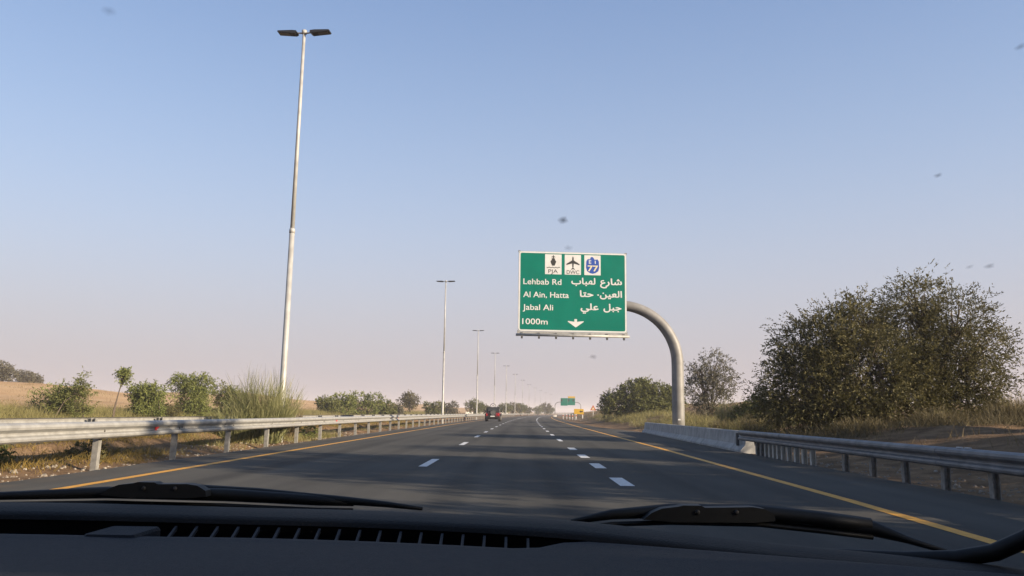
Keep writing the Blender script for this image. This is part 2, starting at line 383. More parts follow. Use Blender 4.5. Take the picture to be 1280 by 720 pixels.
# ------------------------------------------------------------------ guard rails
def wprof(side, z0, z1):
    """W-beam section; side +1 = corrugations face +x"""
    h = z1 - z0; th = .012
    base = [(.01, 0), (.045, .02), (.085, .10), (.092, .20), (.085, .29), (.006, .37), (.0, .44), (.006, .51), (.085, .67), (.095, .78), (.085, .90), (.045, .98), (.01, 1)]
    front = [(a * side, z0 + b * h) for a, b in base]; back = [((a - th) * side, z0 + b * h) for a, b in reversed(base)]
    return front + back
def rail_panels(parent, side, z0, z1, xf, ya, yb, step, yfar=None, m='galvanised'):
    y = ya; k = 0
    while y < yb - .1:
        e = min(y + step, yb); off = .006 * (k % 2) * side
        n = max(2, int((e - y) / 2) + 1); pts = [(xf(t) + off, t) for t in np.linspace(y, e + .25, n)]
        o = MB().sweep(wprof(side, z0, z1), pts).build('rail_panel', m, parent); fix_normals(o)
        y = e; k += 1
    if yfar:
        pts = [(xf(t), t) for t in ylist(yb + .25, yfar)]
        o = MB().sweep(wprof(side, z0, z1), pts).build('rail_run', m, parent); fix_normals(o)
def post_mesh(h, side, m='post_steel'):
    mb = MB(); w = .12; d = .10; t = .014                     # open C section, web towards the traffic
    mb.box(-w / 2, w / 2, -t / 2, t / 2, -.35, h)
    mb.box(w / 2 - t, w / 2, t / 2, d, -.35, h); mb.box(-w / 2, -w / 2 + t, t / 2, d, -.35, h)
    return mb.mesh('post', m)
def block_mesh(side):
    return MB().box(-.06, .06, -.05, .05, -.13, .13).mesh('spacer_block', 'post_steel')

# near median rail
g = empty('guard_rail', (-8.25, 12, 0)); tag(g, 'long galvanised guard rail beside the left yellow line, nearest the road', 'guard rail')
def child_rel(o, root):                                       # children were built in world coordinates
    o.location = o.location - root.location
xf = lambda y: -8.20 + cxf(y)
before = set(bpy.data.objects)
rail_panels(g, 1, .59, .92, xf, 1.0, 73, 7.2, 560)
pm, bm_ = post_mesh(.86, 1), block_mesh(1)
y = 8.8; i = 0
bolt = MB().lathe([(.022, 0), (.022, .012), (.012, .02)], (0, 0, 0), 'x', 8).mesh('bolt', 'dark_steel')
while y < 300:
    p = link('post', pm, g, (-8.36 + cxf(y), y, 0)); p.rotation_euler = (rnd.uniform(-.03, .03), rnd.uniform(-.03, .03), rnd.uniform(-.05, .05))
    link('spacer_block', bm_, g, (-8.27 + cxf(y), y, .74))
    if y < 42:
        for dz in (-.012, .012) if i % 2 else (0,): link('bolt', bolt, g, (-8.197 + cxf(y), y + dz * 6, .735 + dz))
    if i % 5 == 2 and y < 110:
        MB().add([(0, 0, -.05), (0, .10, .05), (0, .0, .05), (.012, 0, -.05), (.012, .10, .05), (.012, 0, .05)], [(3, 4, 5), (0, 2, 1), (0, 1, 4, 3), (1, 2, 5, 4), (2, 0, 3, 5)]).build('reflector', 'reflector_red', g, loc=(-8.185 + cxf(y), y + 2.2, .745)).scale = (1.5, 2.6, 1.15)
    y += 3.62; i += 1
for o in set(bpy.data.objects) - before: child_rel(o, g)
# far median rail, back towards us
g2 = empty('guard_rail', (-11.2, 20, 0)); tag(g2, 'second guard rail behind the first, seen from its back across the median', 'guard rail')
before = set(bpy.data.objects)
xf2 = lambda y: -11.2 + cxf(y)
rail_panels(g2, -1, .60, .93, xf2, 2, 70, 8, 560)
y = 9.0
while y < 300:
    link('post', pm, g2, (-11.02 + cxf(y), y, .06)).rotation_euler = (0, rnd.uniform(-.03, .03), math.pi)
    link('spacer_block', bm_, g2, (-11.12 + cxf(y), y, .77)); y += 4.0
for a_, b_ in ((17.6, 18.3), (19.2, 20.1)):
    MB().box(-11.18, -11.165, a_, b_, .66, .74).build('rust_patch', 'rust', g2)
for o in set(bpy.data.objects) - before: child_rel(o, g2)
# right rail
g3 = empty('guard_rail', (7.3, 14, 0)); tag(g3, 'shaded guard rail on the right shoulder running up to the concrete barrier', 'guard rail')
before = set(bpy.data.objects)
xr = lambda y: float(np.interp(y, [0, 12, 20, 28], [7.16, 7.18, 7.26, 7.44]))
rail_panels(g3, -1, .40, .735, xr, 1.0, 26.9, 4.32, None, 'shaded_steel')
pm3 = post_mesh(.70, 1); pm4 = post_mesh(.70, 1, 'sunlit_post')
ys3 = [4.0 + 1.46 * k for k in range(11)] + [20.7, 21.35, 22.0, 22.6, 23.15, 23.6, 24.0, 24.4, 24.8, 25.3, 25.8]
for y in ys3:
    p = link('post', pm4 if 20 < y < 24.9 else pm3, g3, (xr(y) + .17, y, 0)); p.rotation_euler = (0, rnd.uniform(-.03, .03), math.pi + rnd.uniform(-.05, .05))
    if y < 20: link('spacer_block', bm_, g3, (xr(y) + .08, y, .57))
for y in (13.0, 13.25):
    MB().bbox(xr(y) - .04, xr(y) + .02, y, y + .12, .735, .752, .005).build('reflector', 'sign_white', g3)
for o in set(bpy.data.objects) - before: child_rel(o, g3)

# concrete barrier in three cast lengths
bz = empty('concrete_barrier', (7.9, 40, 0)); tag(bz, 'low grey concrete safety barrier in front of the sign mast', 'barrier')
def bar_x(y): return 7.52 + (8.55 - 7.52) * (y - 27.2) / (55.5 - 27.2)
prof = [(0, -.1), (0, .07), (.16, .25), (.21, .66), (.23, .69), (.40, .69), (.42, .66), (.46, .25), (.60, .07), (.60, -.1)]
segs = np.linspace(27.2, 55.6, 8)
for k in range(7):
    a_, b_ = segs[k] + .012, segs[k + 1] - .012
    o = MB().sweep([(p - .1, q) for p, q in prof], [(bar_x(a_) - 7.9, a_ - 40), (bar_x(b_) - 7.9, b_ - 40)]).build('barrier_length', 'concrete', bz); fix_normals(o)
MB().box(-.425 + .0, -.33, -12.10, -12.03, .20, .62).build('slot', 'dark_joint', bz)

# low white wall beyond the far carriageway
def low_wall(y0, y1, off, h, label):
    w = empty('low_wall', (off + cxf((y0 + y1) / 2), (y0 + y1) / 2, hz(off + cxf(y0), y0))); tag(w, label, 'wall')
    ys = np.linspace(y0, y1, 7); prof_ = [(-.15, -.6), (-.15, h - .05), (-.1, h), (.1, h), (.15, h - .05), (.15, -.6)]
    for k in range(6):
        o = MB().sweep(prof_, [(off + cxf(t) - w.location.x, t - w.location.y) for t in (ys[k] + .03, ys[k + 1] - .03)]).build('wall_length', 'concrete_white', w); fix_normals(o)
mat('concrete_white', (0.42, 0.40, 0.355), 0.8, noise=1.0, col2=(0.50, 0.48, 0.43))
low_wall(285, 470, -25.0, 1.35, 'low white wall beyond the far carriageway, behind the red off-roader')

# ------------------------------------------------------------------ street lamps
def lamp_proto(loc):
    t = empty('street_lamp', loc)
    H = 15.55
    MB().tube([(0, 0, -.3), (0, 0, .02), (0, 0, 7.7)], [.125, .12, .098], 12).build('lower_pole', 'lamp_pole', t, True)
    MB().tube([(0, 0, 7.7), (0, 0, H)], [.082, .06], 12).build('upper_pole', 'lamp_pole', t, True)
    MB().tube([(0, 0, 7.62), (0, 0, 7.74), (0, 0, 7.80)], [.110, .110, .09], 12).build('collar', 'lamp_pole', t, True)
    MB().box(-.06, .06, -.19, -.165, .6, 1.15).build('access_door', 'post_steel', t)
    MB().tube([(0, 0, H - .02), (0, 0, H + .12)], [.10, .10], 10).build('cap', 'lamp_pole', t, True)
    for s in (-1, 1):
        MB().tube([(s * .05, 0, H), (s * .32, 0, H + .03)], [.035, .03], 8).build('arm', 'lamp_pole', t, True)
        z = H + .03; prof_ = [(s * .26, z - .03), (s * .34, z - .08), (s * 1.02, z - .02), (s * 1.05, z + .02), (s * 1.0, z + .045), (s * .45, z + .05), (s * .28, z + .03)]
        o = MB().prism(prof_, 'y', -.16, .16).build('luminaire', 'lamp_head', t); fix_normals(o)
        v = [(s * .58, -.12, z - .062), (s * .98, -.12, z - .026), (s * .98, .12, z - .026), (s * .58, .12, z - .062)]
        v += [(a, b, c - .012) for a, b, c in v]
        l = MB().add(v, [(0, 1, 2, 3), (7, 6, 5, 4), (0, 4, 5, 1), (1, 5, 6, 2), (2, 6, 7, 3), (3, 7, 4, 0)]).build('lens', 'lamp_lens', o); fix_normals(l)
    return t
def copy_tree(o, parent=None):
    c = o.copy(); COL.objects.link(c); c.parent = parent
    for ch in o.children: copy_tree(ch, c)
    return c
ords = ['nearest tall double-headed street lamp, rising behind the broom bush', 'second tall street lamp along the median', 'third street lamp along the median, left of the red off-roader',
        'fourth street lamp along the median, just right of the red off-roader', 'fifth street lamp along the median', 'sixth street lamp along the median', 'seventh street lamp along the median', 'eighth hazy street lamp along the median',
        'ninth hazy street lamp along the median', 'tenth faint street lamp along the median', 'eleventh faint street lamp along the median', 'twelfth and farthest faint street lamp along the median']
proto = lamp_proto((0, 0, 0))
for k, lb in enumerate(ords):
    y = 30.6 if k == 0 else 87.5 + 53.5 * (k - 1)
    o = proto if k == 0 else copy_tree(proto)
    x = (-9.0 if k == 0 else -8.62) + cxf(y); o.location = (x, y, hz(x, y)); tag(o, lb, 'street lamp', 'street lamps along the median')
    o.scale = (1.04, 1.04, 1.055) if k == 0 else (1, 1, 1)
    o.rotation_euler = (rnd.uniform(-.004, .004), rnd.uniform(-.004, .004), R(-4) - math.atan(2 * 9.26e-5 * max(y - 20, 0)))

# ------------------------------------------------------------------ the green direction sign
SG = empty('direction_sign', (9.05, 45.85, hz(9.05, 45.85))); tag(SG, 'large green direction sign with white lettering on a curved grey mast', 'road sign')
bx0, by0, bz0, BW, BH, BA = -0.08, 44.72, 5.74, 6.18, 4.58, R(4.0)
BM = Matrix.Translation(Vector((bx0, by0, bz0)) - SG.location) @ Matrix.Rotation(BA, 4, 'Z')
def on_board(mb, name, m, parent, smooth=False):
    mb.v = [tuple(BM @ Vector(p)) for p in mb.v]; return mb.build(name, m, parent, smooth)
def rrect(x0, x1, z0, z1, r, n=6):
    out = []
    for (cx_, cz_, a0) in ((x1 - r, z1 - r, 0), (x0 + r, z1 - r, 90), (x0 + r, z0 + r, 180), (x1 - r, z0 + r, 270)):
        for k in range(n + 1): a = R(a0 + 90 * k / n); out.append((cx_ + r * math.cos(a), cz_ + r * math.sin(a)))
    return out
o = on_board(MB().box(0, BW, 0, .05, 0, BH), 'board_back', 'sign_back', SG)
face = on_board(MB().prism(rrect(.004, BW - .004, .004, BH - .004, .17), 'y', -.008, 0), 'board_face', 'sign_green', SG); fix_normals(face)
def ring(x0, x1, z0, z1, r, w, y):
    a = rrect(x0, x1, z0, z1, r); b = rrect(x0 + w, x1 - w, z0 + w, z1 - w, max(r - w, .02)); n = len(a)
    v = [(p[0], y, p[1]) for p in a] + [(p[0], y, p[1]) for p in b]
    return MB().add(v, [(i, n + i, n + (i + 1) % n, (i + 1) % n) for i in range(n)])
on_board(ring(.01, BW - .01, .01, BH - .01, .17, .085, -.013), 'border', 'sign_white', face)
def flat(name, poly, m, y=-.013, parent=None):                # flat print in board coordinates (u 0..1, v from the top 0..1)
    v = [(p[0] * BW, y, BH * (1 - p[1])) for p in poly]
    return on_board(MB().add(v, [tuple(range(len(v)))]), name, m, parent or face)
def text(body, u0_, u1_, vbase, size, m='sign_white', off=.016, y=-.014, name='lettering', res=4, bold=0.0):
    c = bpy.data.curves.new('lettering', 'FONT'); c.body = body; c.offset = off; c.resolution_u = res
    ob = bpy.data.objects.new('lettering_source', c); COL.objects.link(ob); bpy.context.view_layer.update()
    me = bpy.data.meshes.new_from_object(ob.evaluated_get(bpy.context.evaluated_depsgraph_get())); bpy.data.objects.remove(ob)
    co = np.array([v.co[:] for v in me.vertices]); x0, x1 = co[:, 0].min(), co[:, 0].max()
    s = (u1_ - u0_) * BW / (x1 - x0)
    for v, p in zip(me.vertices, co):
        v.co = BM @ Vector((u0_ * BW + (p[0] - x0) * s, y, BH * (1 - vbase) + p[1] * size))
    if bold:                                                  # heavier strokes: the same outline laid four more times, a hair apart
        V0 = [v.co.copy() for v in me.vertices]; F0 = [tuple(p.vertices) for p in me.polygons]; ex = (BM.to_3x3() @ Vector((1, 0, 0))); ny = (BM.to_3x3() @ Vector((0, -1, 0)))
        VV = []; FF = []
        for q, (a_, b_) in enumerate(((0, 0), (bold, 0), (-bold, 0), (0, bold), (0, -bold))):
            FF += [tuple(i + len(VV) for i in p) for p in F0]; VV += [p + ex * a_ + Vector((0, 0, b_)) + ny * (.0012 * q) for p in V0]
        me = bpy.data.meshes.new(name); me.from_pydata(VV, [], FF)
    me.name = name; me.materials.clear(); me.materials.append(MATS[m])
    return link(name, me, face)
CAP = .315 / .682
text('Lehbab Rd', .044, .395, .415, CAP, off=.008)
text('Al Ain, Hatta', .044, .464, .577, CAP, off=.008)
text('Jabal Ali', .041, .320, .735, CAP, off=.008)
text('1000m', .038, .271, .912, CAP, off=.008)
text('\uFE8F\uFE8E\uFE92\uFEEC\uFEDF', .488, .708, .400, .50, off=.006, res=2, bold=.012); text('\uFEC9\uFEAD\uFE8E\uFEB7', .755, .955, .400, .50, off=.006, res=2, bold=.012)
text('\uFE8E\uFE98\uFEA3', .567, .690, .557, .50, off=.006, res=2, bold=.012); text('\u00B7', .728, .742, .570, .50, off=.006, res=2, bold=.012); text('\uFEE6\uFEF4\uFECC\uFEDF\uFE8D', .752, .955, .557, .50, off=.006, res=2, bold=.012)
text('\uFEF2\uFEE0\uFECB', .574, .738, .720, .50, off=.006, res=2, bold=.012); text('\uFEDE\uFE92\uFE9F', .785, .949, .720, .50, off=.006, res=2, bold=.012)
flat('arrow', [(.516, .838), (.540, .838), (.540, .872), (.601, .862), (.601, .872), (.528, .942), (.455, .872), (.455, .862), (.516, .872)], 'sign_white')
def plate(a, b):
    return flat('pictogram_plate', [(a, .032), (b, .032), (b, .284), (a, .284)], 'sign_white', -.012)
plate(.243, .396); plate(.425, .576); plate(.608, .759)
def ip(a, pts): return [(a + p[0] * .153, .032 + p[1] * .252) for p in pts]     # inside a plate: x 0..1, y 0..1 down
# ship
flat('ship_hull', ip(.243, [(.33, .34), (.40, .28), (.40, .20), (.60, .20), (.60, .28), (.67, .34), (.66, .40), (.58, .57), (.42, .57), (.34, .40)]), 'sign_black', -.016)
flat('ship_mast', ip(.243, [(.47, .05), (.53, .05), (.53, .10), (.62, .12), (.62, .15), (.53, .15), (.53, .20), (.47, .20), (.47, .15), (.38, .15), (.38, .12), (.47, .10)]), 'sign_black', -.016)
wv = [(.10 + .8 * k / 24, .645 + .018 * math.sin(k / 24 * 4 * 2 * math.pi)) for k in range(25)]
o = MB(); n_ = len(wv); P_ = ip(.243, wv); Q_ = ip(.243, [(a, b + .035) for a, b in wv])
o.add([(p[0] * BW, -.016, BH * (1 - p[1])) for p in P_ + Q_], [(i, i + 1, n_ + i + 1, n_ + i) for i in range(n_ - 1)]); on_board(o, 'wave_line', 'sign_black', face)
text('PJA', .243 + .153 * .20, .243 + .153 * .78, .032 + .252 * .94, .31, 'sign_black', 0.004, -.016)
# aeroplane
pl = [(.50, .08), (.54, .14), (.55, .28), (.90, .46), (.90, .52), (.55, .44), (.54, .58), (.525, .66), (.62, .72), (.62, .75), (.50, .72)]
pl = pl + [(1 - a, b) for a, b in reversed(pl[1:-1])]
flat('aeroplane', ip(.425, pl), 'sign_black', -.016)
text('DWC', .425 + .153 * .12, .425 + .153 * .88, .032 + .252 * .965, .31, 'sign_black', 0.004, -.016)
# blue route shield with its bird's head on top
sh = [(.36, .20), (.36, .13), (.44, .08), (.52, .10), (.58, .16), (.62, .22), (.80, .20), (.88, .30), (.90, .62), (.84, .80), (.66, .90), (.5, .93), (.34, .90), (.16, .80), (.10, .62), (.12, .30), (.20, .20)]
flat('route_shield', ip(.608, sh), 'sign_blue', -.016)
text('77', .608 + .153 * .20, .608 + .153 * .84, .032 + .252 * .80, .47, 'sign_cream', .02, -.019)
text('E', .608 + .153 * .27, .608 + .153 * .42, .032 + .252 * .43, .30, 'sign_white', .015, -.019)
text('\uFE8D', .608 + .153 * .63, .608 + .153 * .69, .032 + .252 * .43, .26, 'sign_white', .012, -.019)
# corner brackets, light beam and its clamps
for (a, b) in ((-.03, -.04), (BW - .09, -.04), (-.03, BH - .06), (BW - .09, BH - .06)):
    on_board(MB().box(a, a + .12, .004, .06, b, b + .10), 'corner_clip', 'bracket', SG)
beam = on_board(MB().tube([(-.12, -.10, -.21), (BW + .12, -.10, -.21)], .075, 10), 'light_beam', 'galvanised', SG, True)
on_board(MB().box(-.05, BW + .05, -.02, .02, -.12, -.02), 'sill_rail', 'galvanised', SG)
for k in range(7):
    a = .22 + k * (BW - .40) / 6
    on_board(MB().prism([(-.16, -.30), (-.08, -.42), (.02, -.36), (.03, -.10), (-.03, -.06), (-.10, -.10)], 'x', a - .05, a + .05), 'clamp', 'bracket', SG)
for k in range(3):
    on_board(MB().box(1.0 + 2.0 * k, 1.12 + 2.0 * k, .05, .20, .1, BH - .1), 'back_stiffener', 'sign_back', SG)
# mast: straight foot, quarter bend, arm behind the board
L0 = SG.location; pts = [(0, 0, -.4), (0, 0, 1.2), (0, 0, 3.6 - L0.z)]; rad = [.345, .345, .34]
bend_r = 3.3; zc = 7.42 - bend_r - L0.z
for k in range(0, 17):
    a = R(90 * k / 16); pts.append((-bend_r + bend_r * math.cos(a), 0, zc + bend_r * math.sin(a))); rad.append(.34 - .05 * k / 16)
pts += [(-6.0, 0, 7.42 - L0.z), (-8.6, 0, 7.42 - L0.z)]; rad += [.26, .24]
MB().tube(pts, rad, 24).build('mast', 'mast_steel', SG, True)
MB().tube([(0, 0, -.3), (0, 0, .62)], [.40, .365], 24).build('mast_sleeve', 'concrete', SG, True)
MB().box(-.09, .05, -.355, -.335, .98, 1.06).build('inspection_plate', 'sign_white', SG)

# ------------------------------------------------------------------ far portal sign and the works signs
yp = 292.0; xp = 5.38 + cxf(yp) + 1.0
pt = empty('portal_sign', (xp, yp, hz(xp, yp))); tag(pt, 'small distant green sign with a yellow tab hung between two curved arms', 'road sign')
def arch(s, w):
    return [(s, 0, -.3), (s, 0, 3.9)] + [(s + w * (1.4 - 1.4 * math.cos(R(90 * k / 6))), 0, 3.9 + 1.4 * math.sin(R(90 * k / 6))) for k in range(1, 7)] + [(s + w * 2.7, 0, 5.3)]
MB().tube(arch(0, 1), .12, 8).build('arm', 'mast_steel', pt, True); MB().tube(arch(9.3, -1), .12, 8).build('arm', 'mast_steel', pt, True)
MB().bbox(2.0, 4.5, -.2, -.12, 4.05, 6.75, .02).build('board_face', 'sign_green', pt); MB().bbox(4.53, 7.2, -.2, -.12, 4.25, 6.75, .02).build('board_face', 'sign_green', pt)
MB().bbox(4.6, 7.2, -.2, -.12, 6.78, 7.4, .02).build('yellow_tab', 'sign_yellow', pt)
for a in (2.1, 4.6, 6.3): MB().box(a, a + .55, -.215, -.2, 5.6, 6.4).build('dark_symbol', 'sign_black', pt)
MB().bbox(-.6, .6, -.6, .6, -.3, .7, .06).build('footing', 'concrete_white', pt)

def works_board(x, y, w, h, z, label):
    t = empty('works_sign', (x, y, hz(x, y))); tag(t, label, 'road sign')
    for a in (-.38 * w, .38 * w): MB().box(a - .04, a + .04, -.03, .03, -.3, z + h - .05).build('post', 'sign_white', t)
    MB().bbox(-w / 2, w / 2, -.06, -.032, z, z + h, .01).build('board', 'sign_yellow', t)
    MB().add([(.05 * w, -.064, z + .5 * h), (.22 * w, -.064, z + .25 * h), (.22 * w, -.064, z + .4 * h), (.42 * w, -.064, z + .4 * h), (.42 * w, -.064, z + .6 * h), (.22 * w, -.064, z + .6 * h), (.22 * w, -.064, z + .75 * h)], [tuple(range(7))]).build('arrow', 'sign_black', t)
works_board(11.05, 148, 1.75, .95, .95, 'yellow works sign with a black arrow on two white posts')
t = empty('warning_sign', (12.55, 136, hz(12.55, 136))); tag(t, 'orange triangular warning sign on a thin post by the right verge', 'road sign')
MB().tube([(0, 0, -.3), (0, 0, 1.9)], .04, 8).build('post', 'sign_white', t)
o = MB().prism([(-.5, 1.15), (.5, 1.15), (0, 2.05)], 'y', -.07, -.042).build('triangle', 'sign_orange', t); fix_normals(o)
o = MB().prism([(-.25, 1.28), (.25, 1.28), (0, 1.72)], 'y', -.078, -.07).build('inner_triangle', 'sign_cream', t); fix_normals(o)
cn = ['leftmost', 'second from left', 'third from left', 'fourth from left', 'fifth from left', 'rightmost']
for k, (x, y) in enumerate(((9.5, 172), (9.9, 166), (10.2, 161), (10.3, 154), (10.7, 150), (11.9, 150))):
    t = empty('delineator_post', (x, y, hz(x, y))); tag(t, f'orange and white roadworks marker post by the yellow board, {cn[k]}', 'marker post', 'roadworks marker posts')
    MB().tube([(0, 0, 0), (0, 0, .06)], [.28, .26], 10).build('foot', 'car_black', t)
    MB().tube([(0, 0, .06), (0, 0, 1.15)], [.10, .08], 10).build('body', 'sign_white', t, True)
    MB().tube([(0, 0, .65), (0, 0, .92)], [.115, .115], 10).build('band', 'sign_orange', t, True)

# ------------------------------------------------------------------ the red off-roader ahead
JP = empty('off_roader', (-4.28 + cxf(113), 113, 0), -.012); tag(JP, 'red boxy off-roader with black soft top driving in the left lane', 'car')
def jp(mb, n, m, par=JP, sm=False): return mb.build(n, m, par, sm)
o = jp(MB().prism([(-2.0, .55), (-2.02, .95), (-1.98, 1.12), (.55, 1.15), (.75, 1.12), (2.0, 1.02), (2.05, .6), (1.9, .42), (-1.9, .42)], 'x', -.86, .86), 'body', 'car_red'); fix_normals(o)
o = jp(MB().prism([(-1.97, 1.13), (-1.90, 1.78), (-1.80, 1.86), (.20, 1.84), (.55, 1.16)], 'x', -.80, .80), 'soft_top', 'car_black'); fix_normals(o)
jp(MB().box(-.58, .58, -2.005, -1.93, 1.24, 1.70), 'rear_window', 'car_glass')
for s in (-1, 1):
    jp(MB().box(s * .805 - .01, s * .805 + .01, -1.6, .1, 1.24, 1.70), 'side_window', 'car_glass')
    for yy in (-1.32, 1.35):
        w = jp(MB().lathe([(.28, -.14), (.40, -.14), (.43, -.10), (.43, .10), (.40, .14), (.28, .14)], (s * .82, yy, .43), 'x', 18), 'wheel', 'tyre')
        jp(MB().lathe([(.08, -.01), (.26, -.01), (.27, .0), (.26, .01), (.08, .02)], (s * .985, yy, .43), 'x', 14), 'rim', 'post_steel', w)
        o = jp(MB().prism([(yy - .62, .78), (yy - .5, .98), (yy + .5, .98), (yy + .62, .78), (yy + .5, .90), (yy - .5, .90)], 'x', s * .84 if s > 0 else -.99, .99 if s > 0 else -.84), 'fender', 'car_black'); fix_normals(o)
    l = jp(MB().bbox(s * .70 - .09, s * .70 + .09, -2.06, -1.99, .78, 1.0, .01), 'tail_light', 'tail_light')
    jp(MB().bbox(s * .98 - .12, s * .98 + .12, .35, .45, 1.22, 1.42, .02), 'wing_mirror', 'car_black')
sp = jp(MB().lathe([(.12, -.16), (.34, -.16), (.39, -.12), (.39, .06), (.34, .10)], (.04, -2.08, 1.12), 'y', 22), 'spare_wheel', 'tyre'); 
jp(MB().lathe([(.02, -.17), (.30, -.17), (.31, -.165)], (.04, -2.085, 1.12), 'y', 22), 'spare_cover', 'spare_cover', sp)
jp(MB().bbox(-.86, .86, -2.22, -2.0, .50, .68, .03), 'rear_bumper', 'car_black')
jp(MB().bbox(-.80, .80, -1.99, -1.5, .28, .50, .02), 'underbody', 'car_black')
jp(MB().bbox(-.40, .40, -2.03, -1.99, .70, 1.16, .02), 'tailgate', 'car_black')
jp(MB().box(-.27, .27, -2.235, -2.22, .60, .74), 'number_plate', 'sign_white')
jp(MB().tube([(-.34, -1.2, 1.83)] + [(-.34 * math.cos(R(a)), -1.2, 1.95 + .36 * math.sin(R(a))) for a in range(0, 181, 15)] + [(.34, -1.2, 1.83)], .035, 8), 'roof_hoop', 'car_black', JP, True)
jp(MB().tube([(-.16, -1.2, 1.84)] + [(-.16 * math.cos(R(a)), -1.2, 1.90 + .16 * math.sin(R(a))) for a in range(0, 181, 30)] + [(.16, -1.2, 1.84)], .03, 8), 'roof_cargo', 'spare_cover', JP, True)
JP.scale = (1.10, 1.10, 1.05)

# ------------------------------------------------------------------ vegetation
def leaf_quads(rng, C_, O_, ntw, tl, nl, L, W, droop=.1, spread=.9, jit=.75):
    n = len(C_)
    d = np.repeat(O_, ntw, 0) + rng.normal(0, spread, (n * ntw, 3)); d[:, 2] -= droop
    d /= np.linalg.norm(d, axis=1)[:, None] + 1e-9
    ln = tl * rng.uniform(.5, 1.2, (n * ntw, 1)); st = np.repeat(C_, ntw, 0) + rng.normal(0, tl * .22, (n * ntw, 3))
    tone = np.repeat(rng.uniform(0, 1, n), ntw) * .6 + rng.uniform(0, .4, n * ntw)
    t = rng.uniform(.05, 1.0, (n * ntw, nl, 1))
    p = (st[:, None, :] + d[:, None, :] * ln[:, None, :] * t).reshape(-1, 3); p[:, 2] -= (t.reshape(-1) ** 2) * droop * tl
    dd = np.repeat(d, nl, 0) + rng.normal(0, jit, (len(p), 3)); dd /= np.linalg.norm(dd, axis=1)[:, None]
    s = np.cross(dd, rng.normal(0, 1, (len(p), 3))); s /= np.linalg.norm(s, axis=1)[:, None] + 1e-9
    ll = L * rng.uniform(.6, 1.3, (len(p), 1)); ww = W * rng.uniform(.7, 1.2, (len(p), 1))
    V = np.stack([p, p + dd * ll * .5 + s * ww * .5, p + dd * ll, p + dd * ll * .5 - s * ww * .5], 1)
    return V, np.repeat(tone, nl) * .85 + rng.uniform(0, .15, len(p))

def tree(name, loc, lobes, label, cat='tree', leaf='leaf_ghaf', seed=1, clumps=60, ntw=6, nl=9, tl=.5, L=.16, W=.07, trunk_r=.14, droop=.1, stems=1, group=None, crown='crown', shell=.55, spread=.9, jit=.75):
    """lobes: (x, y, z, rx, ry, rz) relative to the base; one crown mesh and one trunk mesh per tree"""
    rng = np.random.default_rng(seed); t = empty(name, (loc[0], loc[1], hz(loc[0], loc[1]) - .05)); tag(t, label, cat, group)
    tb = MB(); Vs = []; Ts = []; vol = sum(l[3] * l[4] + l[3] * l[5] for l in lobes)
    roots = [Vector((rng.normal(0, .12 * stems), rng.normal(0, .12 * stems), 0)) for _ in range(stems)]
    for k, (x, y, z, rx, ry, rz) in enumerate(lobes):
        nc = max(6, int(clumps * len(lobes) * (rx * ry + rx * rz) / vol))
        d = rng.normal(0, 1, (nc, 3)); d /= np.linalg.norm(d, axis=1)[:, None]
        rr = shell + (1.0 - shell) * rng.uniform(0, 1, (nc, 1)) ** .6
        rr *= rng.uniform(.82, 1.12, (nc, 1))
        c = np.array([x, y, z]) + d * rr * np.array([rx, ry, rz])
        ok = c[:, 2] > .12; c, d = c[ok], d[ok]
        o_ = d * np.array([1, 1, .7]) + np.array([0, 0, .15])
        V, T = leaf_quads(rng, c, o_, ntw, tl, nl, L, W, droop, spread, jit); Vs.append(V); Ts.append(T)
        rt_ = roots[k % stems]; ce = Vector((x, y, z - rz * .3)); mid = rt_.lerp(ce, .5) + Vector((rng.normal(0, .12), rng.normal(0, .12), ce.z * .06)) - Vector((0, 0, 0))
        mid.x = rt_.x + (ce.x - rt_.x) * .38; mid.y = rt_.y + (ce.y - rt_.y) * .38
        tb.tube([rt_ + Vector((0, 0, -.3)), rt_.lerp(mid, .45) + Vector((rng.normal(0, .05), rng.normal(0, .05), 0)), mid, ce], [trunk_r, trunk_r * .85, trunk_r * .6, trunk_r * .33], 7)
        for q in c[rng.permutation(len(c))[:min(len(c), 26)]]:
            e = Vector(q); m_ = ce.lerp(e, .5) + Vector((rng.normal(0, .08), rng.normal(0, .08), rng.normal(.08, .06)))
            s0 = mid.lerp(ce, rng.uniform(.3, 1))
            tb.tube([s0, m_, e], [trunk_r * .26, trunk_r * .17, trunk_r * .07], 5)
    tb.build('trunk', 'bark', t, True)
    link(crown, quads_mesh(crown, np.concatenate(Vs), np.concatenate(Ts), leaf), t)
    return t

